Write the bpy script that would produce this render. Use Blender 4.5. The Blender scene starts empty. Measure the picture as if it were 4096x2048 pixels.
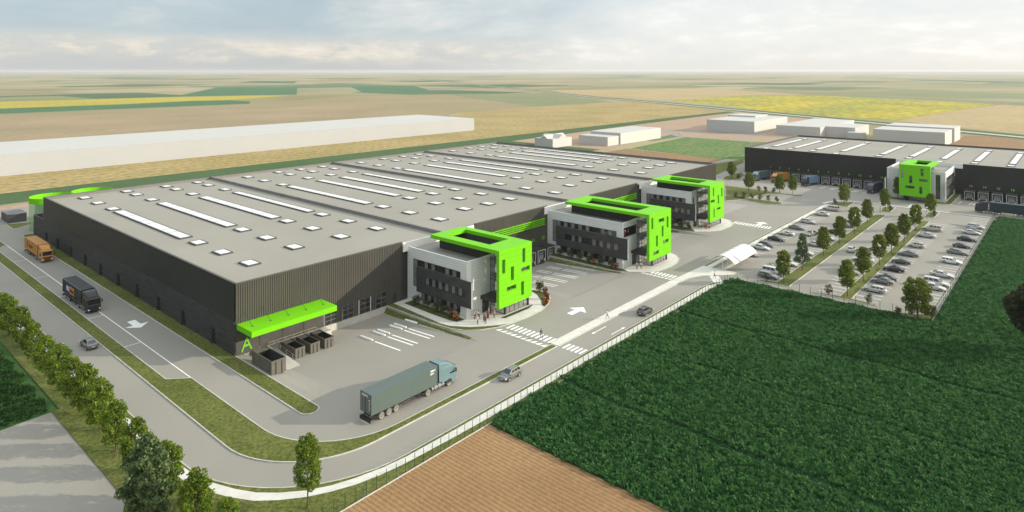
import bpy, bmesh, math, random
from mathutils import Vector, Matrix
R = math.radians
random.seed(7)
C = bpy.context.scene.collection
S = bpy.context.scene

# ---------------------------------------------------------------- camera
cam = bpy.data.cameras.new('camera'); cam_ob = bpy.data.objects.new('camera', cam); C.objects.link(cam_ob)
CA, SA = 0.65813, 0.75281                      # cos/sin of the view against the building axes
cam_ob.matrix_world = Matrix(((CA, 0, -SA, -53.147), (-SA, 0, -CA, -109.54), (0, 1, 0, 49.0), (0, 0, 0, 1)))
cam.sensor_width = 36; cam.lens = 36 * 2616 / 4096; cam.shift_y = -741 / 4096
cam.clip_start = 1; cam.clip_end = 80000
S.camera = cam_ob

# ---------------------------------------------------------------- light
SUN_EL = 17.5
to_sun = Vector((CA * math.cos(R(SUN_EL)), -SA * math.cos(R(SUN_EL)), math.sin(R(SUN_EL))))
sun = bpy.data.lights.new('sun', 'SUN'); sun.energy = 3.5; sun.angle = R(0.5); sun.color = (1.0, 0.91, 0.76)
sun_ob = bpy.data.objects.new('sun', sun); C.objects.link(sun_ob)
sun_ob.rotation_euler = (-to_sun).to_track_quat('-Z', 'Y').to_euler(); sun_ob.location = (0, 0, 120)
W = bpy.data.worlds.new('World'); S.world = W; W.use_nodes = True
S.view_settings.view_transform = 'Standard'; S.view_settings.look = 'None'
S.view_settings.exposure = 0.68; S.view_settings.gamma = 1.0


def sky():
    nt = W.node_tree; nt.nodes.clear(); N = nt.nodes.new; L = nt.links.new
    tc = N('ShaderNodeTexCoord'); sep = N('ShaderNodeSeparateXYZ'); L(tc.outputs['Generated'], sep.inputs[0])

    def m(op, a, b=None, c=None):
        n = N('ShaderNodeMath'); n.operation = op
        for i, x in enumerate((a, b, c)):
            if x is None: continue
            if isinstance(x, (int, float)): n.inputs[i].default_value = x
            else: L(x, n.inputs[i])
        return n.outputs[0]

    def ramp(fac, stops):
        n = N('ShaderNodeValToRGB'); L(fac, n.inputs[0])
        while len(n.color_ramp.elements) < len(stops): n.color_ramp.elements.new(0.5)
        for e, (p, c) in zip(n.color_ramp.elements, stops): e.position = p; e.color = (*c, 1)
        return n.outputs[0]

    def mix(f, a, b, bt='MIX'):
        n = N('ShaderNodeMix'); n.data_type = 'RGBA'; n.blend_type = bt
        if isinstance(f, (int, float)): n.inputs[0].default_value = f
        else: L(f, n.inputs[0])
        for i, x in ((6, a), (7, b)):
            if isinstance(x, tuple): n.inputs[i].default_value = (*x, 1)
            else: L(x, n.inputs[i])
        return n.outputs[2]

    def noise(vec, sc, det, rough=.55, dist=0.):
        n = N('ShaderNodeTexNoise'); n.inputs['Scale'].default_value = sc; n.inputs['Detail'].default_value = det
        n.inputs['Roughness'].default_value = rough; n.inputs['Distortion'].default_value = dist; L(vec, n.inputs['Vector'])
        return n.outputs['Fac']
    # bearing and height of the looked-at bit of sky; clouds flatten toward the horizon
    z = m('MAXIMUM', sep.outputs[2], 0.0)
    az = m('ARCTAN2', sep.outputs[0], sep.outputs[1])
    comb = N('ShaderNodeCombineXYZ'); L(m('MULTIPLY', az, 1.15), comb.inputs[0]); L(m('MULTIPLY', m('POWER', z, 0.85), 2.6), comb.inputs[1]); comb.inputs[2].default_value = 3.37
    n1 = noise(comb.outputs[0], 2.1, 5, .55, .4)
    n2 = noise(comb.outputs[0], 7.0, 7, .6, .3)
    n3 = noise(comb.outputs[0], 17., 8, .62, .2)
    dot = N('ShaderNodeVectorMath'); dot.operation = 'DOT_PRODUCT'; L(tc.outputs['Generated'], dot.inputs[0])
    dot.inputs[1].default_value = (CA, -SA, .05)
    side = m('MULTIPLY_ADD', dot.outputs['Value'], .5, .5)          # 0 away from the sun .. 1 toward it

    def step(v, lo, hi, a=0., b=1.):
        q = N('ShaderNodeMapRange'); q.interpolation_type = 'SMOOTHSTEP'; L(v, q.inputs[0]); q.inputs[1].default_value = lo; q.inputs[2].default_value = hi
        q.inputs[3].default_value = a; q.inputs[4].default_value = b; return q.outputs[0]
    # a broad blue grey bank on the left, sunlit cream puffs under it, bright thin cloud on the right
    edge = m('ADD', z, m('MULTIPLY', m('SUBTRACT', n2, .5), .045))
    edge = m('ADD', edge, m('MULTIPLY', m('SUBTRACT', n3, .5), .020))
    bank = step(edge, .036, .058)
    bankc = ramp(m('ADD', m('MULTIPLY', n1, .6), m('MULTIPLY', n2, .4)), [(.38, (.45, .56, .65)), (.50, (.55, .64, .70)), (.58, (.72, .75, .76)), (.66, (.93, .92, .90))])
    cream = ramp(m('ADD', m('MULTIPLY', n2, .45), m('MULTIPLY', n3, .55)), [(.38, (.60, .65, .69)), (.49, (.70, .70, .69)), (.55, (.86, .81, .74)), (.63, (1.0, .93, .83))])
    blue = mix(bank, cream, bankc)
    cl = m('ADD', m('MULTIPLY', n1, .4), m('ADD', m('MULTIPLY', n2, .35), m('MULTIPLY', n3, .25)))
    white = ramp(cl, [(.40, (.84, .90, .94)), (.48, (.93, .94, .94)), (.53, (.98, .98, .97)), (.60, (1.12, 1.12, 1.10))])
    sm_ = step(m('ADD', side, m('MULTIPLY', m('SUBTRACT', n1, .5), .35)), .34, .66)
    clouds = mix(sm_, blue, white)
    hz = N('ShaderNodeMapRange'); hz.interpolation_type = 'SMOOTHSTEP'; L(z, hz.inputs[0]); hz.inputs[1].default_value = .0; hz.inputs[2].default_value = .026
    hz.inputs[3].default_value = .95; hz.inputs[4].default_value = 0
    low = mix(sm_, (.62, .645, .665), (.92, .915, .88))
    col = mix(hz.outputs[0], clouds, low)
    up = N('ShaderNodeMapRange'); up.interpolation_type = 'SMOOTHSTEP'; L(z, up.inputs[0]); up.inputs[1].default_value = .10; up.inputs[2].default_value = .45
    up.inputs[3].default_value = .60; up.inputs[4].default_value = 1.15                # unseen sky above the view raised, as added fill light
    op = N('ShaderNodeMapRange'); op.interpolation_type = 'SMOOTHSTEP'; L(side, op.inputs[0]); op.inputs[1].default_value = .02; op.inputs[2].default_value = .20
    op.inputs[3].default_value = .35; op.inputs[4].default_value = 1.0               # unseen sky away from the sun dimmed, so shaded walls stay dark
    bg1 = N('ShaderNodeBackground'); L(col, bg1.inputs[0]); L(m('MULTIPLY', up.outputs[0], m('MAXIMUM', op.outputs[0], m('MULTIPLY', z, 1.1))), bg1.inputs[1])
    st = N('ShaderNodeTexSky'); st.sky_type = 'NISHITA'; st.sun_disc = False
    st.sun_elevation = R(SUN_EL); st.sun_rotation = math.atan2(CA, -SA)
    bg2 = N('ShaderNodeBackground'); L(st.outputs[0], bg2.inputs[0]); bg2.inputs[1].default_value = .10
    mx = N('ShaderNodeMixShader'); mx.inputs[0].default_value = .85
    L(bg2.outputs[0], mx.inputs[1]); L(bg1.outputs[0], mx.inputs[2])
    out = N('ShaderNodeOutputWorld'); L(mx.outputs[0], out.inputs[0])


sky()

# ---------------------------------------------------------------- materials


def mat(name, col, rough=.7, metal=0., var=0., scale=1., det=3, bump=0., bscale=None, space='obj', col2=None,
        trans=0., spec=None, seam=None, stretch=(1, 1, 1), lo=.35, hi=.65, rnd=0.):
    """Plain surface with mottling: noise between col and col2 (or darker/lighter col)."""
    mt = bpy.data.materials.new(name); mt.use_nodes = True; nt = mt.node_tree; N = nt.nodes.new; L = nt.links.new
    b = nt.nodes['Principled BSDF']
    b.inputs['Base Color'].default_value = (*col, 1); b.inputs['Roughness'].default_value = rough; b.inputs['Metallic'].default_value = metal
    if spec is not None: b.inputs['Specular IOR Level'].default_value = spec
    cur = None
    if var or col2 or bump or seam:
        if space == 'obj':
            src = N('ShaderNodeTexCoord').outputs['Object']
        else:
            src = N('ShaderNodeNewGeometry').outputs['Position']
        mp = N('ShaderNodeMapping'); L(src, mp.inputs[0]); mp.inputs['Scale'].default_value = stretch
        src2 = mp.outputs[0]
    if var or col2:
        n = N('ShaderNodeTexNoise'); n.inputs['Scale'].default_value = scale; n.inputs['Detail'].default_value = det; n.inputs['Roughness'].default_value = .6
        L(src2, n.inputs['Vector'])
        rp = N('ShaderNodeValToRGB'); L(n.outputs['Fac'], rp.inputs[0])
        c1 = tuple(max(0, x * (1 - var)) for x in col); c2 = col2 or tuple(min(1, x * (1 + var)) for x in col)
        rp.color_ramp.elements[0].color = (*c1, 1); rp.color_ramp.elements[0].position = lo
        rp.color_ramp.elements[1].color = (*c2, 1); rp.color_ramp.elements[1].position = hi
        cur = rp.outputs[0]
    if seam:
        ax, period, width, dark = seam
        sp = N('ShaderNodeSeparateXYZ'); L(src, sp.inputs[0])
        a = N('ShaderNodeMath'); a.operation = 'MULTIPLY'; L(sp.outputs[ax], a.inputs[0]); a.inputs[1].default_value = 1 / period
        f = N('ShaderNodeMath'); f.operation = 'FRACT'; L(a.outputs[0], f.inputs[0])
        g = N('ShaderNodeMath'); g.operation = 'LESS_THAN'; L(f.outputs[0], g.inputs[0]); g.inputs[1].default_value = width / period
        mx = N('ShaderNodeMix'); mx.data_type = 'RGBA'; L(g.outputs[0], mx.inputs[0])
        if cur is not None: L(cur, mx.inputs[6])
        else: mx.inputs[6].default_value = (*col, 1)
        mx.inputs[7].default_value = (*[x * dark for x in col], 1); cur = mx.outputs[2]
    if rnd:
        oi = N('ShaderNodeObjectInfo'); mr = N('ShaderNodeMapRange'); L(oi.outputs['Random'], mr.inputs[0])
        mr.inputs[3].default_value = 1 - rnd; mr.inputs[4].default_value = 1 + rnd
        hs = N('ShaderNodeHueSaturation'); L(mr.outputs[0], hs.inputs['Value'])
        if cur is not None: L(cur, hs.inputs['Color'])
        else: hs.inputs['Color'].default_value = (*col, 1)
        cur = hs.outputs[0]
    if cur is not None: L(cur, b.inputs['Base Color'])
    if bump:
        n = N('ShaderNodeTexNoise'); n.inputs['Scale'].default_value = bscale or scale * 3; n.inputs['Detail'].default_value = 4; L(src2, n.inputs['Vector'])
        bp = N('ShaderNodeBump'); bp.inputs['Strength'].default_value = bump; bp.inputs['Distance'].default_value = .1; L(n.outputs['Fac'], bp.inputs['Height'])
        L(bp.outputs[0], b.inputs['Normal'])
    if trans:
        tr = N('ShaderNodeBsdfTranslucent'); ms = N('ShaderNodeMixShader'); ms.inputs[0].default_value = trans
        if cur is not None: L(cur, tr.inputs[0])
        else: tr.inputs[0].default_value = (*col, 1)
        L(b.outputs[0], ms.inputs[1]); L(tr.outputs[0], ms.inputs[2]); L(ms.outputs[0], nt.nodes['Material Output'].inputs[0])
    return mt


def glassy(name, col, alpha, rough=.03, metal=0.):
    """Thin sheet that lets part of the light straight through."""
    mt = bpy.data.materials.new(name); mt.use_nodes = True; nt = mt.node_tree; N = nt.nodes.new; L = nt.links.new
    b = nt.nodes['Principled BSDF']; b.inputs['Base Color'].default_value = (*col, 1); b.inputs['Roughness'].default_value = rough
    t = N('ShaderNodeBsdfTransparent'); ms = N('ShaderNodeMixShader'); ms.inputs[0].default_value = alpha
    L(t.outputs[0], ms.inputs[1]); L(b.outputs[0], ms.inputs[2]); L(ms.outputs[0], nt.nodes['Material Output'].inputs[0])
    return mt


def ground(name, col, col2, big=.02, small=3.0, amt=.5, rough=.95, stripes=None, bump=.25, bscale=6.):
    """Ground seen from afar: large soft patches, fine grain, optional straight rows (axis, period, strength)."""
    mt = bpy.data.materials.new(name); mt.use_nodes = True; nt = mt.node_tree; N = nt.nodes.new; L = nt.links.new
    b = nt.nodes['Principled BSDF']; b.inputs['Roughness'].default_value = rough; b.inputs['Specular IOR Level'].default_value = .15
    pos = N('ShaderNodeNewGeometry').outputs['Position']

    def noise(sc, det):
        n = N('ShaderNodeTexNoise'); n.inputs['Scale'].default_value = sc; n.inputs['Detail'].default_value = det; L(pos, n.inputs['Vector']); return n.outputs['Fac']
    a = N('ShaderNodeMapRange'); L(noise(big, 4), a.inputs[0]); a.inputs[1].default_value = .35; a.inputs[2].default_value = .65
    mx = N('ShaderNodeMix'); mx.data_type = 'RGBA'; L(a.outputs[0], mx.inputs[0]); mx.inputs[6].default_value = (*col, 1); mx.inputs[7].default_value = (*col2, 1)
    f = N('ShaderNodeMapRange'); L(noise(small, 5), f.inputs[0]); f.inputs[1].default_value = .3; f.inputs[2].default_value = .7
    f.inputs[3].default_value = 1 - amt; f.inputs[4].default_value = 1 + amt
    val = f.outputs[0]
    if stripes:
        ax, period, st = stripes
        sp = N('ShaderNodeSeparateXYZ'); L(pos, sp.inputs[0])
        wob = N('ShaderNodeMath'); wob.operation = 'MULTIPLY_ADD'; L(noise(.25, 2), wob.inputs[0]); wob.inputs[1].default_value = min(.3, period * .8); L(sp.outputs[ax], wob.inputs[2])
        s = N('ShaderNodeMath'); s.operation = 'MULTIPLY'; L(wob.outputs[0], s.inputs[0]); s.inputs[1].default_value = 2 * math.pi / period
        sn = N('ShaderNodeMath'); sn.operation = 'SINE'; L(s.outputs[0], sn.inputs[0])
        ma = N('ShaderNodeMath'); ma.operation = 'MULTIPLY_ADD'; L(sn.outputs[0], ma.inputs[0]); ma.inputs[1].default_value = st; L(val, ma.inputs[2]); val = ma.outputs[0]
    hs = N('ShaderNodeHueSaturation'); L(mx.outputs[2], hs.inputs['Color']); L(val, hs.inputs['Value']); L(hs.outputs[0], b.inputs['Base Color'])
    if bump:
        bp = N('ShaderNodeBump'); bp.inputs['Strength'].default_value = bump; bp.inputs['Distance'].default_value = .12; L(noise(bscale, 4), bp.inputs['Height']); L(bp.outputs[0], b.inputs['Normal'])
    return mt


M = {}
M['asphalt'] = ground('asphalt', (.250, .238, .204), (.276, .262, .226), .06, 9., .10, .9, bump=.15, bscale=25.)
M['road'] = ground('road_surface', (.250, .238, .204), (.276, .262, .226), .06, 9., .10, .9, bump=.15, bscale=25.)
M['grass'] = ground('grass', (.082, .102, .022), (.122, .132, .034), .12, 2.2, .42, bump=.6, bscale=5.)
M['bed'] = ground('planting_bed', (.062, .075, .022), (.085, .095, .03), .3, 4., .4, bump=.6, bscale=6.)
M['kerb'] = mat('kerb_stone', (.43, .415, .37), .85, var=.12, scale=.8, space='w')
M['path'] = mat('pale_paving', (.56, .545, .49), .85, var=.08, scale=.5, space='w')
M['mark'] = mat('white_road_paint', (.80, .80, .77), .7, var=.07, scale=2., space='w')
M['dark_seam'] = mat('paving_joint', (.13, .125, .115), .9)
M['conc'] = mat('concrete', (.42, .40, .345), .85, var=.10, scale=.6, space='w')
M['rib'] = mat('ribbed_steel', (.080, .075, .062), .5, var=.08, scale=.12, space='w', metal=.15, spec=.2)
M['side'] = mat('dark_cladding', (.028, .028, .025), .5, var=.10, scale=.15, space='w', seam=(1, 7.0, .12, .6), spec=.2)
M['slat'] = mat('dark_slats', (.030, .030, .029), .6, col2=(.075, .075, .07), scale=1.3, space='w', stretch=(1, .22, 9.), spec=.2)
M['slatw'] = mat('brown_slats', (.060, .056, .045), .6, var=.15, scale=.6, space='w')
M['trim'] = mat('dark_trim', (.085, .080, .070), .5, spec=.2)
M['roof'] = ground('roof_gravel', (.268, .258, .218), (.292, .281, .240), .05, 6., .12, .95, bump=.1, bscale=20.)
M['parapet'] = mat('parapet_steel', (.150, .143, .125), .6, var=.08, scale=.3, space='w')
M['parapet_in'] = mat('parapet_lining', (.20, .19, .175), .7, var=.08, scale=.3, space='w')
M['sky_pane'] = mat('skylight_pane', (.66, .66, .64), .35, var=.03, scale=.6)
M['sky_frame'] = mat('skylight_curb', (.050, .048, .044), .6)
M['green'] = mat('lime_panel', (.142, .480, .004), .5, spec=.12, seam=(2, 1.0, .035, .62), var=.03, scale=.4)
M['green_plain'] = mat('lime_paint', (.142, .480, .004), .5, spec=.12, var=.03, scale=.4)
M['green_text'] = mat('lime_lettering', (.20, .62, .015), .5)
M['white_panel'] = mat('pale_panel', (.60, .60, .57), .55, seam=(2, .62, .04, .55), var=.03, scale=.5)
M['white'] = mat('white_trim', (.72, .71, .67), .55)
M['band'] = mat('charcoal_panel', (.050, .050, .048), .45, var=.15, scale=.5, seam=(2, .9, .03, .6), spec=.2)
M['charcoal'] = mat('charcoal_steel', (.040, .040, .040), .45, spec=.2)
M['black'] = mat('black_rubber', (.018, .018, .018), .7)
M['glass_dark'] = mat('dark_window_glass', (.018, .020, .020), .06, spec=.8)
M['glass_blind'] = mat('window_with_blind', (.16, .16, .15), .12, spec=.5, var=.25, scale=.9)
M['glass_thin'] = glassy('clear_glass', (.24, .26, .25), .36)
M['screen_green'] = glassy('tinted_screen', (.13, .42, .07), .32, .3)
M['interior'] = mat('office_interior', (.34, .31, .25), .8, var=.3, scale=.6)
M['off_floor'] = mat('office_floor_slab', (.10, .10, .095), .8)
M['block_wall'] = mat('white_block_wall', (.47, .46, .43), .8, var=.015, scale=.05, space='w')
M['box_white'] = mat('white_massing', (.345, .35, .345), .8, var=.015, scale=.05, space='w')
M['box_roof'] = mat('white_massing_roof', (.44, .435, .40), .85, var=.015, scale=.05, space='w')
M['shed'] = mat('grey_shed', (.060, .060, .060), .7, var=.1, scale=.5)
M['shed_roof'] = mat('grey_shed_roof', (.16, .155, .145), .8)
M['tank'] = mat('grey_tank', (.38, .40, .38), .6, var=.05, scale=.5)
M['skip'] = mat('taupe_steel', (.105, .097, .077), .6, var=.12, scale=1.2)
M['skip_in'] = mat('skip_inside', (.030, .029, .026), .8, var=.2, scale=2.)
M['rail'] = mat('galvanised_rail', (.34, .33, .31), .5, metal=.2)
M['alu'] = mat('brushed_tank', (.24, .235, .22), .7)
M['fence'] = mat('green_fence_steel', (.020, .060, .022), .5)
M['door_grey'] = mat('dock_door_panel', (.23, .23, .225), .5, seam=(2, .55, .03, .6))
M['pod'] = mat('dock_shelter_cloth', (.046, .046, .040), .75, var=.12, scale=1., spec=.2)
M['membrane'] = mat('white_membrane', (.82, .82, .79), .6, trans=.12)
M['rim'] = mat('alloy_rim', (.62, .62, .62), .25, metal=.8)
M['tyre'] = mat('tyre', (.020, .020, .020), .8)
M['tyre_grey'] = mat('dusty_tyre', (.17, .155, .125), .85)
M['car_glass'] = mat('car_glass', (.012, .014, .016), .04, spec=.9)
M['lamp_w'] = mat('headlight', (.75, .76, .78), .1, spec=.8)
M['lamp_r'] = mat('tail_light', (.42, .02, .02), .2)
M['plate'] = mat('number_plate', (.7, .7, .68), .5)
for n, c in dict(silver=(.50, .49, .46), beige=(.52, .48, .40), grey=(.19, .19, .18), dark=(.085, .085, .085), black=(.020, .020, .021), white=(.66, .65, .61)).items():
    M['p_' + n] = mat(n + '_car_paint', c, .22, metal=.35 if n not in ('black', 'white') else 0., spec=.6)
M['bark'] = mat('bark', (.085, .065, .045), .9, var=.3, scale=4.)


def leaf(name, c1, c2, sc=1.3, tr=.35, rnd=.12):
    return mat(name, c1, .6, col2=c2, scale=sc, det=2, trans=tr, spec=.2, lo=.38, hi=.62, rnd=rnd)


M['leaf_bright'] = leaf('bright_leaves', (.060, .110, .008), (.165, .235, .014))
M['leaf_street'] = leaf('street_tree_leaves', (.075, .115, .012), (.195, .240, .024))
M['leaf_dark'] = leaf('dark_leaves', (.040, .072, .020), (.150, .215, .080), 1.3, .25)
M['leaf_blue'] = leaf('fir_needles', (.060, .105, .038), (.140, .200, .080), 1.6, .2)
M['leaf_brown'] = leaf('olive_dark_leaves', (.022, .028, .008), (.085, .095, .030), .9, .2)
M['leaf_bush'] = leaf('shrub_leaves', (.040, .060, .015), (.095, .105, .030), 3., .3)
M['leaf_rust'] = leaf('bronze_shrub_leaves', (.060, .062, .022), (.135, .115, .045), 3., .3)
M['fl_orange'] = mat('orange_blossom', (.75, .19, .015), .6, trans=.2)
M['fl_red'] = mat('red_blossom', (.55, .03, .03), .6, trans=.2)
M['crop'] = leaf('crop_leaves', (.015, .080, .017), (.066, .180, .045), 1.1, .3)
M['crop_left'] = leaf('young_crop_leaves', (.020, .090, .012), (.060, .150, .022), .25, .25, .35)

# ---------------------------------------------------------------- mesh builder


class MB:
    def __init__(s): s.v = []; s.f = []; s.m = []

    def add(s, vs, fs, m=0):
        o = len(s.v); s.v += [tuple(p) for p in vs]
        for f in fs: s.f.append([o + i for i in f]); s.m.append(m)
        return s

    def quad(s, a, b, c, d, m=0): return s.add((a, b, c, d), ((0, 1, 2, 3),), m)

    def poly(s, pts, m=0): return s.add(pts, (tuple(range(len(pts))),), m)

    def box(s, x0, x1, y0, y1, z0, z1, m=0, top=None, skip=''):
        v = [(x0, y0, z0), (x1, y0, z0), (x1, y1, z0), (x0, y1, z0), (x0, y0, z1), (x1, y0, z1), (x1, y1, z1), (x0, y1, z1)]
        F = dict(b=(3, 2, 1, 0), t=(4, 5, 6, 7), s=(0, 1, 5, 4), e=(1, 2, 6, 5), n=(2, 3, 7, 6), w=(3, 0, 4, 7))
        for k, f in F.items():
            if k in skip: continue
            s.add([v[i] for i in f], ((0, 1, 2, 3),), top if (k == 't' and top is not None) else m)
        return s

    def prism(s, pts, z0, z1, m=0, top=None, bottom=False):
        n = len(pts)
        if sum(pts[i][0] * pts[(i + 1) % n][1] - pts[(i + 1) % n][0] * pts[i][1] for i in range(n)) < 0: pts = pts[::-1]
        s.poly([(x, y, z1) for x, y in pts], m if top is None else top)
        if bottom: s.poly([(x, y, z0) for x, y in pts[::-1]], m)
        for i in range(n):
            a, b = pts[i], pts[(i + 1) % n]
            s.quad((*a, z0), (*b, z0), (*b, z1), (*a, z1), m)
        return s

    def tube(s, p0, p1, r0, r1=None, n=8, m=0, caps=True):
        p0 = Vector(p0); p1 = Vector(p1); r1 = r0 if r1 is None else r1
        d = (p1 - p0).normalized(); a = d.orthogonal().normalized(); b = d.cross(a)
        vs = []
        for p, r in ((p0, r0), (p1, r1)):
            for i in range(n):
                t = 2 * math.pi * i / n; vs.append(p + a * (r * math.cos(t)) + b * (r * math.sin(t)))
        fs = [(i, (i + 1) % n, n + (i + 1) % n, n + i) for i in range(n)]
        s.add(vs, fs, m)
        if caps: s.poly(vs[:n][::-1], m); s.poly(vs[n:], m)
        return s

    def loft(s, rings, m=0, caps=True, closed=True):
        n = len(rings[0])
        for a, b in zip(rings, rings[1:]):
            for i in range(n if closed else n - 1):
                j = (i + 1) % n
                s.quad(a[i], a[j], b[j], b[i], m)
        if caps: s.poly(list(rings[0])[::-1], m); s.poly(list(rings[-1]), m)
        return s

    def ball(s, c, rx, ry, rz, nu=8, nv=6, m=0):
        c = Vector(c); rings = []
        for j in range(nv + 1):
            ph = math.pi * j / nv
            rings.append([c + Vector((rx * math.sin(ph) * math.cos(2 * math.pi * i / nu), ry * math.sin(ph) * math.sin(2 * math.pi * i / nu), -rz * math.cos(ph))) for i in range(nu)])
        return s.loft(rings, m, caps=False)

    def mesh(s, name, mats, smooth=False, weld=False):
        me = bpy.data.meshes.new(name); me.from_pydata(s.v, [], s.f)
        for k in mats: me.materials.append(M[k] if isinstance(k, str) else k)
        me.polygons.foreach_set('material_index', s.m)
        if weld:
            bm = bmesh.new(); bm.from_mesh(me); bmesh.ops.remove_doubles(bm, verts=bm.verts, dist=.0008)
            bmesh.ops.recalc_face_normals(bm, faces=bm.faces); bm.to_mesh(me); bm.free()
        if smooth:
            me.polygons.foreach_set('use_smooth', [True] * len(me.polygons))
        me.update(); return me

    def build(s, name, mats, parent=None, smooth=False, weld=False, loc=None, rz=0.):
        o = bpy.data.objects.new(name, s.mesh(name, mats if isinstance(mats, (list, tuple)) else [mats], smooth, weld)); C.objects.link(o)
        if parent: o.parent = parent
        if loc: o.location = loc
        if rz: o.rotation_euler[2] = rz
        return o


def tag(o, label=None, cat=None, group=None, kind=None):
    if label: o['label'] = label
    if cat: o['category'] = cat
    if group: o['group'] = group
    if kind: o['kind'] = kind
    return o


def thing(name, label, cat, loc=(0, 0, 0), rz=0., group=None):
    o = bpy.data.objects.new(name, None); C.objects.link(o); o.location = loc; o.rotation_euler[2] = rz
    o.empty_display_size = .5
    return tag(o, label, cat, group)


def dup(src, loc, rz=0., label=None, group=None, scale=None):
    o = src.copy(); C.objects.link(o); o.location = loc; o.rotation_euler[2] = rz
    if label: o['label'] = label
    if group: o['group'] = group
    if scale: o.scale = scale if isinstance(scale, (tuple, list)) else (scale,) * 3
    for ch in list(src.children):
        c = ch.copy(); C.objects.link(c); c.parent = o
        for g in list(ch.children):
            d = g.copy(); C.objects.link(d); d.parent = c
    return o


def part_mesh(name, me, parent):
    o = bpy.data.objects.new(name, me); C.objects.link(o); o.parent = parent; return o


def text_mesh(txt, size, mt, name='lettering', extrude=.01, bold=0., sx=1.):
    cu = bpy.data.curves.new('lettering', 'FONT'); cu.body = txt; cu.size = size; cu.align_x = 'CENTER'; cu.align_y = 'CENTER'
    cu.extrude = extrude; cu.resolution_u = 2; cu.offset = bold
    ob = bpy.data.objects.new('lettering', cu); C.objects.link(ob)
    dg = bpy.context.evaluated_depsgraph_get(); me = bpy.data.meshes.new_from_object(ob.evaluated_get(dg))
    bpy.data.objects.remove(ob); bpy.data.curves.remove(cu)
    me.name = name; me.materials.clear(); me.materials.append(M[mt] if isinstance(mt, str) else mt)
    if sx != 1:
        for v in me.vertices: v.co.x *= sx
    return me


def text(txt, size, mt, parent, loc, xdir, name='lettering', **kw):
    """Flat letters standing upright on a wall whose reading direction is xdir."""
    o = part_mesh(name, text_mesh(txt, size, mt, name, **kw), parent)
    x = Vector(xdir).normalized(); z = x.cross(Vector((0, 0, 1)))
    o.matrix_local = Matrix.Translation(loc) @ Matrix((x, Vector((0, 0, 1)), z)).transposed().to_4x4()
    return o


def smooth01(t): t = max(0., min(1., t)); return t * t * (3 - 2 * t)


ORD = ['first', 'second', 'third', 'fourth', 'fifth', 'sixth', 'seventh', 'eighth', 'ninth', 'tenth', 'eleventh', 'twelfth', 'thirteenth', 'fourteenth', 'fifteenth', 'sixteenth', 'seventeenth', 'eighteenth']

# ================================================================ GROUND
# axes: X along the loading front of the big warehouse, Y along its long dark side wall, metres


def yz(x, y):
    """Yard height: flat, falling 1.3 m toward the loading doors."""
    d = 0.
    if y <= 0.5:
        t = max(0, min(1, (y + 27) / 24))
        for x0, x1, b0, b1 in ((.4, 32.2, 4.5, .4), (60.8, 83.7, 3, .4), (108, 131.6, 3, .4)):
            if x0 < x < x1: d = 1.3 * t * smooth01((x - x0) / b0) * smooth01((x1 - x) / b1)
    if 235 < x < 259:
        t = max(0, min(1, (x - 236) / 16))
        for y0, y1, b0, b1 in ((-48.6, 10, .4, 7), (-150, -73.2, 2, .4)):
            if y0 < y < y1: d = 1.3 * t * smooth01((y - y0) / b0) * smooth01((y1 - y) / b1)
    return -d


def frange(a, b, n): return [a + (b - a) * i / n for i in range(n + 1)]


xs = sorted(set([-26., -19, 25, 85, 97.3, 102, 0, .4, 1.5, 2.8, 4.9, 31.8, 32, 32.2, 36.4, 60.8, 61.8, 63, 63.8, 83.3, 83.5, 83.7, 87, 107, 108, 109, 110, 111, 131.2, 131.4, 131.6, 137, 195, 213, 222, 235, 258.6, 262, 300] + frange(5, 31.8, 9) + frange(64, 83.2, 6) + frange(111, 131, 6) + frange(236, 256, 12)))
ys = sorted(set([-150., -110, -87.2, -77, -73.6, -73.4, -73.2, -47.4, -48.6, -48.4, -48.2, 0., 1, 3, 5, 8, 10, 13.7, 40, 117, 132, 178] + frange(-27, -3, 8) + frange(-1, 0, 2)))
RECTS = [(-19, 258.6, -47.4, 0), (-19, 5, 0, 178), (195, 258.6, 0, 40), (258.6, 300, 13.7, 40), (97.3, 222, -87.2, -47.4), (213, 258.6, -150, -47.4), (0, 25, 117, 178), (85, 97.3, -48.4, -47.4)]
g = MB(); idx = {}
for i in range(len(xs) - 1):
    for j in range(len(ys) - 1):
        cx, cy = (xs[i] + xs[i + 1]) / 2, (ys[j] + ys[j + 1]) / 2
        if not any(a < cx < b and c < cy < d for a, b, c, d in RECTS): continue
        f = []
        for a, b in ((i, j), (i + 1, j), (i + 1, j + 1), (i, j + 1)):
            if (a, b) not in idx: idx[(a, b)] = len(g.v); g.v.append((xs[a], ys[b], yz(xs[a], ys[b])))
            f.append(idx[(a, b)])
        g.f.append(f); g.m.append(0)
tag(g.build('pavement', 'asphalt'), kind='structure')


def sheet(name, pts, z, m):
    """One flat field or surface in the landscape."""
    n = len(pts)
    if sum(pts[i][0] * pts[(i + 1) % n][1] - pts[(i + 1) % n][0] * pts[i][1] for i in range(n)) < 0: pts = pts[::-1]
    return tag(MB().poly([(x, y, z) for x, y in pts]).build(name, m), kind='structure')


def field(name, c1, c2, **kw): M[name] = ground(name, c1, c2, **kw); return name


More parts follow.
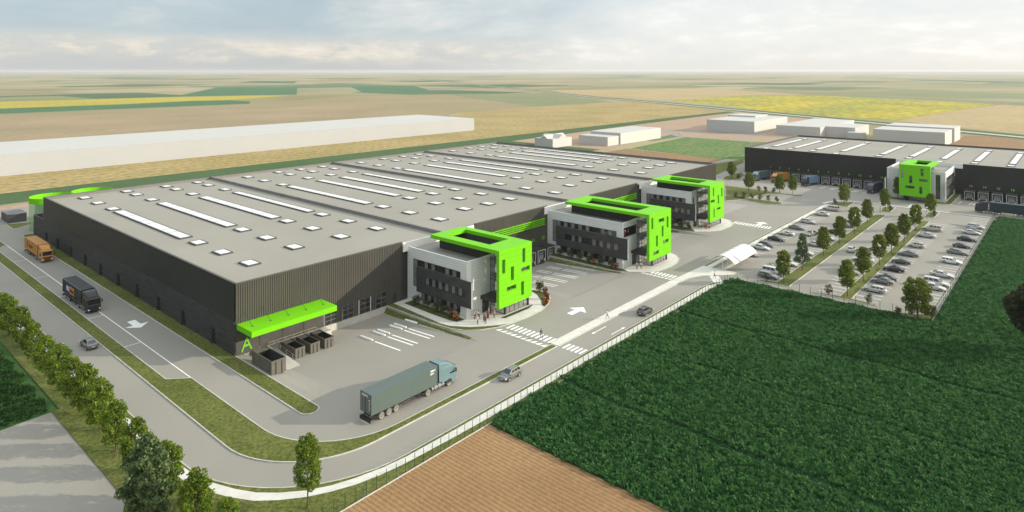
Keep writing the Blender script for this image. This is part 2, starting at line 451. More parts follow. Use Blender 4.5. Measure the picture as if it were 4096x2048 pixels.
far = bpy.data.materials.new('far_fields'); far.use_nodes = True
nt = far.node_tree; N = nt.nodes.new; L = nt.links.new; b = nt.nodes['Principled BSDF']; b.inputs['Roughness'].default_value = .95; b.inputs['Specular IOR Level'].default_value = .1
ps = N('ShaderNodeNewGeometry').outputs['Position']; mp = N('ShaderNodeMapping'); L(ps, mp.inputs[0]); mp.inputs['Scale'].default_value = (1 / 420, 1 / 300, 1 / 300)
vo = N('ShaderNodeTexVoronoi'); vo.distance = 'CHEBYCHEV'; vo.inputs['Scale'].default_value = 1.; vo.inputs['Randomness'].default_value = .75; L(mp.outputs[0], vo.inputs['Vector'])
se = N('ShaderNodeSeparateXYZ'); L(vo.outputs['Color'], se.inputs[0])
rp = N('ShaderNodeValToRGB'); L(se.outputs[0], rp.inputs[0]); rp.color_ramp.interpolation = 'CONSTANT'
cols = [(0, (.275, .235, .13)), (.18, (.245, .215, .115)), (.34, (.20, .20, .10)), (.48, (.31, .27, .165)), (.62, (.115, .165, .085)), (.70, (.245, .23, .13)), (.84, (.28, .255, .16)), (.93, (.07, .125, .06))]
while len(rp.color_ramp.elements) < len(cols): rp.color_ramp.elements.new(.5)
for e, (p, c) in zip(rp.color_ramp.elements, cols): e.position = p; e.color = (*c, 1)
no = N('ShaderNodeTexNoise'); no.inputs['Scale'].default_value = .004; no.inputs['Detail'].default_value = 6; L(ps, no.inputs['Vector'])
mr = N('ShaderNodeMapRange'); L(no.outputs['Fac'], mr.inputs[0]); mr.inputs[1].default_value = .3; mr.inputs[2].default_value = .7; mr.inputs[3].default_value = .8; mr.inputs[4].default_value = 1.2
hs = N('ShaderNodeHueSaturation'); L(rp.outputs[0], hs.inputs['Color']); L(mr.outputs[0], hs.inputs['Value']); L(hs.outputs[0], b.inputs['Base Color'])
M['far'] = far
BIG = 45000
gp = MB()
for x0, x1, y0, y1 in ((-BIG, -5, -BIG, BIG), (262, BIG, -BIG, BIG), (-5, 262, 12, BIG), (-5, 262, -BIG, -130)):
    gp.quad((x0, y0, -.10), (x1, y0, -.10), (x1, y1, -.10), (x0, y1, -.10))
tag(gp.build('ground', 'far'), kind='structure')

# --- fields, back to front
wheat = field('wheat', (.34, .26, .115), (.27, .215, .085), big=.02, small=.35, amt=.34, stripes=(1, 9., .07), bump=.4, bscale=1.)
wheat2 = field('wheat_far', (.37, .285, .15), (.33, .26, .13), big=.01, small=.12, amt=.14, bump=0)
straw = field('straw_stubble', (.31, .235, .145), (.245, .20, .115), big=.01, small=.2, amt=.10, stripes=(1, 14., .05), bump=0)
khaki = field('khaki_field', (.24, .205, .105), (.275, .225, .125), big=.008, small=.15, amt=.1, bump=0)
rape = field('yellow_rape', (.40, .32, .030), (.235, .245, .050), big=.012, small=.10, amt=.42, bump=0)
rape2 = field('yellow_rape_left', (.33, .285, .05), (.40, .32, .035), big=.006, small=.15, amt=.25, bump=0)
meadow = field('meadow', (.052, .098, .034), (.066, .110, .044), big=.02, small=.5, amt=.15, bump=.2, bscale=2.)
beet = field('beet_green', (.050, .125, .052), (.062, .140, .062), big=.01, small=.1, amt=.08, bump=0)
sage = field('sage_field', (.165, .19, .095), (.20, .205, .105), big=.01, small=.15, amt=.15, bump=0)
pink = field('pinkish_fallow', (.36, .25, .175), (.32, .245, .165), big=.02, small=.4, amt=.12, bump=0)
clay = field('clay_field', (.25, .155, .080), (.22, .15, .075), big=.04, small=.6, amt=.18, bump=0)
pasture = field('pasture', (.085, .165, .045), (.135, .175, .060), big=.06, small=.35, amt=.4, bump=.3, bscale=1.)
plough = field('ploughed_soil', (.275, .170, .082), (.235, .140, .066), big=.06, small=1.5, amt=.13, stripes=(0, .62, .17), bump=.5, bscale=4.)
sheet('straw_field', [(-700, 345), (332, 345), (480, 440), (410, 455), (600, 660), (362, 708), (104, 716), (-700, 730)], -.060, straw)
sheet('khaki_field', [(-700, 730), (104, 716), (362, 708), (600, 660), (690, 960), (423, 826), (123, 818), (-700, 810)], -.065, khaki)
sheet('green_field', [(-900, 810), (123, 818), (423, 826), (461, 899), (457, 967), (409, 984), (294, 951), (148, 949), (-900, 940)], -.045, beet)
sheet('yellow_field', [(-900, 940), (148, 949), (294, 951), (409, 984), (457, 967), (640, 1080), (582, 1137), (368, 1174), (193, 1181), (-900, 1160)], -.050, rape2)
sheet('green_field', [(458, 1189), (821, 1805), (1001, 1670), (667, 1107)], -.040, beet)
sheet('green_field', [(1163, 1638), (1370, 1571), (991, 1051), (831, 1105)], -.042, beet)
sheet('green_field', [(1224, 2509), (1537, 2966), (1610, 2695), (1290, 2179)], -.044, beet)
sheet('straw_field', [(410, 455), (489, 437), (640, 452), (884, 905), (694, 962)], -.058, clay if False else khaki)
sheet('sage_field', [(885, 903), (1075, 780), (826, 448), (640, 452)], -.055, sage)
sheet('wheat_field', [(-700, 211), (330, 217), (590, 216), (707, 214), (826, 345), (870, 448), (640, 452), (489, 436), (332, 345), (-700, 345)], -.062, wheat)
sheet('meadow_strip', [(-700, 184), (290, 191), (417, 196), (607, 200), (700, 199), (714, 214), (590, 217), (225, 217), (-700, 211)], -.040, meadow)
sheet('farm_track', [(-700, 177.8), (60, 177.8), (60, 184.5), (-700, 184.2)], -.030, pink)
sheet('meadow_strip', [(-30, 117), (290, 117), (290, 191), (60, 188), (60, 178), (25, 178), (25, 132)], -.034, meadow)
sheet('pinkish_field', [(290, 104), (310, 120), (420, 130), (530, 178), (655, 199), (600, 199), (417, 195), (290, 190)], -.038, pink)
sheet('pinkish_field', [(300, 20), (395, 56), (395, 112), (420, 130), (530, 178), (655, 199), (700, 199), (640, 90), (480, 28)], -.052, pink)
sheet('green_field', [(308, 106), (395, 112), (399, 53), (300, 27), (297, 50)], -.020, pasture)
sheet('clay_field', [(262, 107), (305, 107), (296, 50), (299, 26), (262, 26)], -.022, clay)
sheet('meadow_strip', [(196, 17), (238, 20), (291, 27), (303, 32), (262, 40), (196, 40)], .012, 'grass')
sheet('service_road', [(395, 60), (402, 60), (402, 116), (440, 150), (436, 156), (395, 120)], -.012, 'asphalt')
sheet('service_road', [(440, 60), (452, 60), (452, 150), (440, 150)], -.014, 'asphalt')
sheet('pinkish_field', [(380, -260), (620, -260), (560, -85), (545, -42), (440, -42), (380, 20)], -.050, clay)
sheet('yellow_field', [(680, 30), (680, 57), (746, 172), (850, 286), (916, 396), (1267, 400), (1330, 295), (1125, -15), (920, 10)], -.046, rape)
sheet('sand_field', [(680, 28), (918, 10), (1122, -20), (1000, -200), (560, -130), (575, -85)], -.048, wheat2)
sheet('sand_field', [(918, 398), (1270, 402), (1350, 316), (1700, 700), (1250, 900), (1010, 640)], -.056, wheat2)
sheet('green_field', [(1352, 314), (1426, 296), (1232, -40), (1130, -45)], -.043, sage)
sheet('green_field', [(1570, 276), (1628, 280), (1900, 240), (1740, -12), (1372, -32)], -.047, sage)
rd = [(2600, 2970), (1635, 1560), (954, 565), (827, 341), (659, 80), (559, -76), (380, -360)]


def ribbon(name, pts, w0, w1, z, m):
    out = []
    for k, p in enumerate(pts):
        a = Vector(pts[max(0, k - 1)]); c = Vector(pts[min(len(pts) - 1, k + 1)]); d = (c - a).normalized(); n = Vector((-d.y, d.x))
        out.append((Vector(p) + n * w0, Vector(p) + n * w1))
    mb = MB()
    for (a, c), (e, f) in zip(out, out[1:]): mb.quad((*a, z), (*e, z), (*f, z), (*c, z))
    mb.f = [x[::-1] if (Vector(mb.v[x[1]]) - Vector(mb.v[x[0]])).cross(Vector(mb.v[x[2]]) - Vector(mb.v[x[0]])).z < 0 else x for x in mb.f]
    return tag(mb.build(name, m), kind='structure')


ribbon('road_verge', rd, -16, 18, -.030, meadow)
ribbon('road', rd, -4.5, 3.5, -.015, 'conc')

# --- near fields
tag(sheet('ploughed_field', [(-13, -47.5), (13, -47.5), (13.4, -130), (-60, -130), (-13, -62)], -.03, plough))
soil = field('crop_soil', (.012, .040, .012), (.016, .055, .018), big=.05, small=1.2, amt=.3, bump=.3)
sheet('crop_field', [(13, -47.5), (97.4, -47.5), (97.4, -87.2), (219.4, -87.2), (221, -150), (13.3, -150)], -.028, soil)
soil2 = field('young_crop_soil', (.030, .082, .018), (.045, .095, .024), big=.06, small=1.5, amt=.3, bump=.3)
sheet('crop_field', [(-26, 2), (-25, 2), (-25, 90), (-120, 90), (-120, -6)], -.026, soil2)
sheet('concrete_yard', [(-26, -62), (-26, 2), (-120, -6), (-120, -62)], .02, 'asphalt')

# --- kerbs, verges


def arc(cx, cy, r, a0, a1, n=14): return [(cx + r * math.cos(R(a0 + (a1 - a0) * i / n)), cy + r * math.sin(R(a0 + (a1 - a0) * i / n))) for i in range(n + 1)]


def kerb(path, side=1, w=.17, h=.13, closed=False, name='kerb', m='kerb'):
    n = len(path); rows = []
    for k in range(n):
        a = Vector(path[(k - 1) % n] if closed or k else path[0]); c = Vector(path[(k + 1) % n] if closed or k < n - 1 else path[-1])
        p = Vector(path[k]); d1 = (p - a); d2 = (c - p)
        if d1.length < 1e-6: d1 = d2
        if d2.length < 1e-6: d2 = d1
        d1.normalize(); d2.normalize(); n1 = Vector((-d1.y, d1.x)); n2 = Vector((-d2.y, d2.x)); mid = (n1 + n2)
        mid = mid.normalized() if mid.length > .2 else n2
        q = p + mid * (w * side / max(.5, mid.dot(n2)))
        z = yz(*p)
        rows.append([(*p, -.05 + z), (*p, h), (*q, h), (*q, -.05 + z)])
    if closed: rows.append(rows[0])
    mb = MB(); mb.loft(rows, caps=not closed, closed=True)
    return tag(mb.build(name, m, weld=True), kind='structure')


def verge(pts, z=.10, name='grass_verge', m='grass'): return sheet(name, pts, z, m)


def island(pts, z=.10):
    n = len(pts); A = sum(pts[i][0] * pts[(i + 1) % n][1] - pts[(i + 1) % n][0] * pts[i][1] for i in range(n))
    if A < 0: pts = pts[::-1]
    verge(pts, z); kerb(pts, 1, closed=True)


outer = [(-18.7, 178), (-18.7, 60), (-18.7, 0)] + arc(.6, -25.1, 19.3, 180, 270) + [(40, -44.4), (86, -44.4), (90, -44.8), (92.5, -46.2)]
inner = [(-13.6, 178), (-13.6, 60)] + arc(0, -25.6, 13.6, 180, 270) + [(39.6, -39.2)]
lane = [(39.6, -37.8)] + arc(4.6, -25, 12.8, 270, 180) + [(-8.25, -2.5), (-11.1, 0.1), (-11.1, 115.5), (-8.4, 118.3), (-8.4, 178)]
verge(outer + [(93.5, -47.4), (-13, -47.4), (-13, -62), (-26, -62), (-26, 2), (-25, 2), (-25, 178)])
kerb(outer, -1)
island(inner + lane)
s2 = [(.15, 127), (.15, -25.2)] + arc(-1.3, -25.2, 1.5, 0, -180, 8) + [(-2.8, 127)] + arc(-1.3, 127, 1.5, 180, 0, 8)[1:-1]
island(s2)
island([(-2.5, 139.5), (4, 144), (4, 146.5), (-2.5, 149)])
# footpaths
p_in = [(-21.2, 60), (-19.5, 20), (-19.3, -24), (-18.6, -30.4), (-16.9, -34.8), (-15.6, -37.3), (-13.9, -39.3), (-11.5, -41.4), (-9, -42.8), (-6.4, -43.7), (-3, -44.5), (.3, -44.9), (8.7, -45.05), (20, -45.05), (50, -45.05), (88, -45.05), (92.2, -46.4)]
p_out = [(-22.6, 60), (-20.8, 20), (-20.6, -24), (-20, -31), (-18, -35.8), (-16.5, -38.5), (-14.6, -40.5), (-12.2, -42.4), (-9.8, -43.7), (-7.1, -44.8), (-4, -45.5), (-.9, -45.9), (7.7, -46.3), (18.8, -46.5), (50, -46.5), (88, -46.5), (93, -47.2)]
mb = MB()
for a, b_, c_, d in zip(p_in, p_in[1:], p_out[1:], p_out): mb.quad((*d, .115), (*c_, .115), (*b_, .115), (*a, .115))
tag(mb.build('footpath', 'path'), kind='structure')
sheet('footpath', [(39.8, -37.3), (60, -37.2), (86, -37.1), (90, -37.1), (101.9, -37.75), (101.9, -40), (101.9, -42.3), (116.5, -42.3), (116.5, -43.5), (102, -43.5), (102, -45.9), (99.8, -46.1), (97, -43.6), (94, -40.7), (90, -39.2), (86, -39.15), (39.8, -39.15)], .10, 'path')
kerb([(39.8, -39.16), (86, -39.16), (90, -39.2), (94, -40.7), (97, -43.6), (99.8, -46.1), (102, -46)], -1)
kerb([(39.8, -37.28), (60, -37.18), (86, -37.08), (101.9, -37.7)], 1, w=.12, h=.11)
sheet('footpath', [(101.9, -38.65), (196, -38.25), (196, -39.6), (116, -39.9), (101.9, -40)], .10, 'path')
island([(102, -37.7), (102, -38.6), (196, -38.2), (196, -37.4)])
verge([(117, -40.0), (196, -39.65), (196, -40.25), (117, -40.5)]); kerb([(117, -40.5), (196, -40.25)], -1)
sheet('footpath', [(203.8, -37.8), (208, -38.6), (212, -40.3), (214.6, -44), (215.2, -52), (215.2, -87.4), (216.2, -87.4), (216.4, -52), (215.9, -43.6), (213, -39.4), (208.5, -37.4), (203.8, -36.6)], .10, 'path')
kerb([(203.8, -36.6), (208.5, -37.4), (213, -39.4), (215.9, -43.6), (216.4, -52), (216.2, -87.4)], 1)
island([(203.5, -39.2), (207, -39.6), (211.5, -42), (213.8, -45.6), (203.3, -45.7)])
island([(203, -56.2), (211, -55.2), (213.9, -58.8), (202.9, -59.2)])
island([(203.6, -69.2), (212.5, -69), (213.9, -72.1), (202.8, -72.1)])
island([(194.8, -80), (196.6, -77), (196.6, -82), (195, -82)])
island([(99.3, -52.2), (100.2, -52), (101.2, -56), (196.3, -56), (197, -59.2), (99.3, -59.3)])
island([(99.1, -64.2), (99.9, -64), (100.6, -69.6), (196.5, -69.8), (195.6, -72), (100.6, -72.1), (99.9, -77), (99.1, -77.2)])
verge([(97.5, -80.5), (97.5, -87.1), (105, -87.1), (99.6, -84.6)], .03)
kerb([(97.6, -79), (98.4, -83), (100, -85.2), (105, -86.8), (219.4, -86.8)], 1, w=.18)
island([(216.3, 5.9), (203.1, -.5), (189, -6), (184.5, -8), (191, -11.5), (210, -15), (213.5, -20), (215.6, -27), (213, -26.5), (214.8, -18), (216.4, -8)])
island([(196, -3), (196, -3.1), (188, -22), (189.9, -25.2), (193.4, -26.3), (195.2, -25), (195.4, -20)])
island([(231, 13), (239.6, 15.6), (258, 14.8), (247, 9), (236, 7.5), (230.2, 9)])
# office forecourts
in1 = [(39.7, -24.7), (37.6, -23.2), (35.5, -21.3), (33.4, -18), (33.1, -15.3), (33.6, -7), (34, -.2)]
out1 = [(32.3, -.2), (32.3, -15.2), (32.7, -19), (33.8, -21.7), (35.9, -23.7), (39.6, -25.6)]
plaza1 = in1[::-1] + [(42.3, -26.1), (46.5, -26.5), (51.6, -26.2), (55.4, -24.9), (58.1, -23.3), (59.8, -21.8), (60.7, -19.5), (60.7, -.2)]
sheet('forecourt', plaza1, .09, 'path'); verge(out1 + in1, .105); kerb(out1, -1)
kerb([(39.6, -25.6), (42.3, -26.1), (46.5, -26.5), (51.6, -26.2), (55.4, -24.9), (58.1, -23.3), (59.8, -21.8), (60.7, -19.5), (60.7, -.2)], 1, w=.15)
verge([(35.5, -1.8), (37.6, -1.9), (37.6, -18.0), (35.7, -17.5), (35.3, -16.3), (35.2, -11.8)], .112, 'planting_bed', 'bed')
verge([(42.8, -22.6), (52.6, -22.7), (52.4, -23.0), (50.4, -23.6), (43.3, -23.5)], .112, 'planting_bed', 'bed')
verge([(59.8, -16.9), (60.4, -19), (59.4, -21.7), (58, -23), (55.6, -24.6), (53.4, -25.4), (53.5, -24.6), (55.8, -22.5), (58.1, -19.5), (59.0, -17.2)], .112, 'planting_bed', 'bed')
plaza2 = [(86.4, -.2), (86.4, -24), (85.3, -26.1), (86.8, -28.3), (88.5, -30.3), (91.5, -31.6), (96.1, -32.0), (100.5, -31.5), (103.8, -30.3), (106.4, -28.1), (107.6, -25.6), (107.7, -.2)]
sheet('forecourt', plaza2, .09, 'path'); kerb(plaza2[2:], 1, w=.15)
o2k = [(83.8, -.2), (83.8, -22.6), (84.4, -25), (85.3, -26.2)]
verge(o2k + [(86.3, -24.2), (86.3, -.2)], .105, 'planting_bed', 'bed'); kerb(o2k, -1)
plaza3 = [(136.6, -.2), (136.6, -18), (133, -20.6), (135.5, -23.4), (138, -25), (140.2, -25.8), (147.2, -26), (150.8, -25.2), (153.6, -23.6), (155.4, -21.8), (156.5, -18.6), (156.5, -.2)]
sheet('forecourt', plaza3, .09, 'path'); kerb(plaza3[2:], 1, w=.15)
o3k = [(131.7, -.2), (131.7, -16), (132.2, -19), (133, -20.6)]
verge(o3k + [(134.6, -19.5), (136.5, -17), (136.5, -.2)], .105, 'planting_bed', 'bed'); kerb(o3k, -1)
island([(229.2, -50), (231, -71.5), (232.5, -73), (254, -73), (258.5, -72.8), (258.5, -48.8), (243, -48.8)])
# grass banks down to the loading yards
for x0, x1, ya in ((32.3, 31.9, -25), (83.8, 83.4, -25), (131.7, 131.3, -16)):
    mb = MB()
    for a, c_ in zip(frange(-.2, ya, 8), frange(-.2, ya, 8)[1:]):
        mb.quad((x0, a, .05), (x0, c_, .05), (x1 - .3, c_, yz(x1 - .3, c_) + .01), (x1 - .3, a, yz(x1 - .3, a) + .01))
    mb.f = [f[::-1] for f in mb.f]
    tag(mb.build('grass_bank', 'grass'), kind='structure')

# ---------------------------------------------------------------- road paint


class Paint(MB):
    def q(s, pts, lift=.006):
        s.add([(x, y, yz(x, y) + lift) for x, y in pts], (tuple(range(len(pts))),))
        return s

    def r(s, x0, x1, y0, y1, n=1, lift=.006):
        if abs(x1 - x0) >= abs(y1 - y0):
            for a, c_ in zip(frange(x0, x1, n), frange(x0, x1, n)[1:]): s.q([(a, y0), (c_, y0), (c_, y1), (a, y1)], lift)
        else:
            for a, c_ in zip(frange(y0, y1, n), frange(y0, y1, n)[1:]): s.q([(x0, a), (x1, a), (x1, c_), (x0, c_)], lift)
        return s

    def done(s, name, m='mark'):
        s.f = [f if sum(s.v[f[i]][0] * s.v[f[(i + 1) % len(f)]][1] - s.v[f[(i + 1) % len(f)]][0] * s.v[f[i]][1] for i in range(len(f))) > 0 else f[::-1] for f in s.f]
        return tag(s.build(name, m), kind='structure')


p = Paint(); p.r(-8.36, -8.20, -2.5, 118)
for y in (96.9, 76.7, 57.6, 38.5, 18.6): p.r(-11.0, -8.36, y - .07, y + .07)
p.q([(-11.0, .05), (-11.0, .2), (-8.3, -2.3), (-8.3, -2.5)]); p.done('lane_marking')


def arrow(cx, cy, ang, sl, sw, hl, hw, name='arrow_marking'):
    pts = [(-sl, -sw / 2), (0, -sw / 2), (0, -hw / 2), (hl, 0), (0, hw / 2), (0, sw / 2), (-sl, sw / 2)]
    ca, sa = math.cos(R(ang)), math.sin(R(ang)); q = Paint()
    T = [(cx + x * ca - y * sa, cy + x * sa + y * ca) for x, y in pts]
    q.q([T[0], T[1], T[5], T[6]]); q.q([T[2], T[3], T[4]]); q.done(name)


arrow(-5.8, 28.0, -90, 3.0, 1.4, 2.1, 4.2); arrow(56.4, -31.6, 0, 2.8, 1.3, 2.2, 4.2); arrow(157.6, -31.6, 0, 2.8, 1.3, 2.2, 4.2)
arrow(49.2, -40.6, 180, 3.9, .16, 1.0, .6); arrow(54.2, -43.5, 0, 3.8, .16, 1.1, .6)
p = Paint()
for i in range(11): p.r(39.85, 42.2, -27.15 - i * 1.0, -26.65 - i * 1.0)
for i in range(10): p.q([(37.95, -25.7 - i * 1.2), (37.95, -26.7 - i * 1.2), (39.2, -26.7 - i * 1.2)])
p.done('crosswalk_marking')
p = Paint()
for i in range(5): p.r(39.7, 42.0, -40.5 - i * .88, -40.05 - i * .88)
p.done('crosswalk_marking')
p = Paint()
for i in range(8): p.r(88.1, 90.3, -31.0 - i * .92, -30.5 - i * .92)
for i in range(9): p.q([(86.75, -28.6 - i * 1.02), (86.75, -29.5 - i * 1.02), (87.75, -29.5 - i * 1.02)])
p.done('crosswalk_marking')
p = Paint()
for i in range(6):
    x, y = 95.5 - i * .78, -42.2 - i * .56; p.q([(x, y), (x + 1.2, y - 1.8), (x + .75, y - 2.1), (x - .45, y - .3)])
p.done('crosswalk_marking')
p = Paint()
for i in range(12): p.r(151.6, 153.6, -25.0 - i * 1.0, -24.5 - i * 1.0)
for i in range(12): p.q([(153.9, -24.2 - i * 1.0), (153.9, -25.1 - i * 1.0), (155.1, -24.65 - i * 1.0)])
p.done('crosswalk_marking')
p = Paint()
for i in range(9): p.r(196.6 + i * .8, 197.0 + i * .8, -39.5, -37.9)
p.done('crosswalk_marking')
p = Paint()
for i in range(9): p.r(217.0 + i * .75, 217.38 + i * .75, -63.8, -61.8)
p.done('crosswalk_marking')
p = Paint()
for x in (20.9, 23.8, 24.9, 27.8, 28.9, 31.7): p.r(x - .17, x + .17, -18.6, -11.3, 4)
p.done('bay_marking')
p = Paint()
for x in (65.0, 66.1, 69.0, 70.1, 73.1, 74.2, 77.2, 78.3, 81.3, 82.4): p.r(x + 1.0 - .13, x + 1.0 + .13, -18.4, -11.2, 4); p.r(x + 1.0 - .13, x + 1.0 + .13, -10.4, -6.4, 2)
p.done('bay_marking')
p = Paint()
for i in range(10): p.r(163.2 + i * 2.05, 163.38 + i * 2.05, -17.6, -9.4)
for i in range(6): p.r(116 + i * 2.6, 116.2 + i * 2.6, -18.5, -8, 4)
p.done('bay_marking')
p = Paint()
for n in range(1, 17):
    cy = -24.05 - 4.22 * (n - 7) if n < 13 else -76.2 - 4.35 * (n - 13)
    for s_ in (-1.62, 1.62): p.r(237.5, 247.5, cy + s_ - .14, cy + s_ + .14, 5)
p.done('bay_marking')
rows = (('row 1', 120.6, 197, -45.0, -40.6), ('row 2', 102.5, 196, -56.0, -51.4), ('row 3', 102, 196, -69.6, -65.0), ('row 4', 101.5, 196.2, -76.9, -72.2), ('row 5', 103, 216, -86.6, -82.0))
for _, xa, xb, ya, yb in rows:
    p = Paint(); n = int((xb - xa) / 2.5)
    for i in range(n + 1): p.r(xa + i * 2.5 - .085, xa + i * 2.5 + .085, ya, yb)
    p.done('stall_marking')
p = Paint()
for i in range(21): p.r(102.3 + i * .68, 102.36 + i * .68, -42.2, -40.1); p.r(102.6 + i * .72, 102.67 + i * .72, -45.8, -43.55)
p.done('bicycle_stand_marking')
p = Paint(); p.r(61, 84.6, -26.25, -26.18, 3); p.done('paving_joint', 'dark_seam')

# ================================================================ BIG WAREHOUSE
HB = 12.45; RZ = 11.65
ware = thing('warehouse', 'huge dark warehouse of four flat-roofed halls with a lime letter A at its corner', 'warehouse', (0, 0, 0))
RIDGE = [0, 48.4, 97.0, 145.8, 194.5]
FAC = [(0.1, 36.4), (58.7, 86.6), (107.2, 133.9), (156.9, 194.5)]


def ribwall(mb, x0, x1, z0, z1, y=0., pitch=.42, dep=.10, holes=()):
    """Trapezoid-ribbed sheet facing -Y with rectangular openings."""
    cuts = sorted(set([z0, z1] + [h[2] for h in holes] + [h[3] for h in holes]))
    n = max(1, round((x1 - x0) / pitch)); w = (x1 - x0) / n
    for i in range(n):
        a = x0 + i * w; prof = [(a, y), (a + w * .12, y - dep), (a + w * .52, y - dep), (a + w * .64, y), (a + w, y)]
        for zc, zd in zip(cuts, cuts[1:]):
            cx, cz = a + w / 2, (zc + zd) / 2
            if any(h[0] < cx < h[1] and h[2] < cz < h[3] for h in holes): continue
            for (xa, ya), (xb, yb) in zip(prof, prof[1:]): mb.quad((xa, ya, zc), (xb, yb, zc), (xb, yb, zd), (xa, ya, zd))


HOLES = {0: [(17.6, 20.3, .0, 2.5), (21.6, 24.1, .0, 2.85), (25.6, 28.2, .0, 2.95), (29.6, 32.3, .0, 3.0), (.1, 17.4, 0, 4.6)]}
for k, (x0, x1) in enumerate(FAC):
    mb = MB(); ribwall(mb, x0, x1, 0., HB - .16, holes=HOLES.get(k, ()))
    mb.box(x0 - .05, x1, -.16, .28, HB - .16, HB + .03); mb.box(x1 - .12, x1, -.14, .2, 0, HB - .16)
    mb.quad((x0, .28, RZ), (x0, .28, HB - .16), (x1, .28, HB - .16), (x1, .28, RZ))
    mb.build('ribbed_wall', 'rib', ware)
# slatted panel under the canopy
mb = MB()
for i in range(17):
    z = .05 + i * .27
    for j in range(4): mb.box(.12 + j * 4.32, .12 + j * 4.32 + 4.2, -.10 - (.03 if i % 2 else 0), 0, z, z + .21)
mb.box(.1, 17.4, -.04, .06, 0, 4.6, skip='n'); mb.build('slatted_panel', 'slatw', ware)
# concrete plinth and loading platform
for x0, x1 in ((16.4, 36.4), (58.7, 86.5), (107.2, 133.8)):
    mb = MB(); mb.box(x0, x1, -.22, .1, -1.6, -.02, skip='n'); mb.build('plinth', 'conc', ware)
mb = MB(); mb.box(15.1, 17.5, -2.5, -.22, -1.6, .02); mb.box(3.6, 15.1, -1.25, -.1, -1.5, .0); mb.build('loading_platform', 'conc', ware)
# side wall: upper sheet, lower slats
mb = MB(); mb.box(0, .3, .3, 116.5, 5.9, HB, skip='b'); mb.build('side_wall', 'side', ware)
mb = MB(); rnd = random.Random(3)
doors = [7.8, 20.6, 32.5, 44.1, 55.6, 67.4, 78.7, 90.4, 102.0, 113.0]
zr = 0.
for r in range(25):
    z0, z1 = r * .24, r * .24 + .19
    y = -.05
    while y < 127:
        l = rnd.uniform(1.2, 4.2); e = min(127, y + l); d = rnd.choice((.02, .05, .08, .13))
        segs = [(y, e)]
        if z1 < 2.9:
            for dd in doors:
                segs = [s_ for a, b_ in segs for s_ in ([(a, b_)] if b_ <= dd - .75 or a >= dd + .75 else [(a, dd - .75)] * (a < dd - .75) + [(dd + .75, b_)] * (b_ > dd + .75))]
        for a, b_ in segs: mb.box(-d, .06, a, b_ - .03, z0, z1, skip='e')
        y = e
mb.box(0, .3, -.05, 127, 0, 6.0); mb.box(.3, 20, 126.7, 127, 0, 6.0)
mb.build('slatted_base', 'slat', ware)
for dd in doors:
    mb = MB(); mb.box(-.02, .02, dd - .7, dd + .7, .02, 2.78, 0); mb.box(-.34, .0, dd + .52, dd + .74, 0, 2.95, 1); mb.box(-.06, .0, dd - .75, dd + .75, 2.78, 2.95, 1); mb.box(-.06, .03, dd - .04, dd + .04, .02, 2.78, 1)
    mb.build('side_door', ['glass_dark', 'charcoal'], ware)
# back wall
mb = MB(); mb.box(0, 194.5, 116.7, 117.0, 0, HB, skip='b'); mb.box(194.2, 194.5, 0, 117, 0, HB, skip='b'); mb.build('rear_wall', 'parapet', ware)
# roofs
for k in range(4):
    x0, x1 = RIDGE[k], RIDGE[k + 1]
    mb = MB(); mb.quad((x0 + .2, .28, RZ), (x1 - .2, .28, RZ), (x1 - .2, 116.7, RZ), (x0 + .2, 116.7, RZ)); mb.build('roof', 'roof', ware)
for x in RIDGE[1:4]:
    mb = MB(); mb.box(x - .25, x + .25, .28, 116.7, RZ - .1, HB - .02); mb.box(x - .32, x + .32, .28, 116.7, HB - .02, HB + .05); mb.build('dividing_parapet', 'parapet_in', ware)
mb = MB(); mb.box(-.06, .36, .3, 116.5, HB, HB + .06); mb.box(0, 194.5, 116.6, 117.06, HB, HB + .06); mb.box(194.1, 194.56, .3, 116.5, HB, HB + .06); mb.build('coping', 'trim', ware)
# gaps behind the offices
for x0, x1 in ((36.4, 58.7), (86.6, 107.2), (133.9, 156.9)):
    mb = MB(); mb.box(x0, x1, .35, .6, -.2, RZ + .05); mb.build('recess_wall', 'charcoal', ware)
# skylights
COLS = [8.75, 20.6, 32.1, 42.0]


def sky_square(w, l):
    mb = MB(); mb.box(-w / 2 - .36, w / 2 + .36, -l / 2 - .36, l / 2 + .36, 0, .26, 0); mb.box(-w / 2, w / 2, -l / 2, l / 2, .26, .275, 1)
    return mb.mesh('roof_window', ['sky_frame', 'sky_pane'])


def sky_strip(w, l):
    mb = MB(); mb.box(-w / 2 - .34, w / 2 + .34, -l / 2 - .34, l / 2 + .34, 0, .26, 0)
    y = -l / 2
    for d in (.167, .095, .225, .095, .205, .085, .128):
        e = y + d * l; mb.box(-w / 2, w / 2, y + .15, e - .15, .26, .275, 1); y = e
    return mb.mesh('skylight_strip', ['sky_frame', 'sky_pane'])


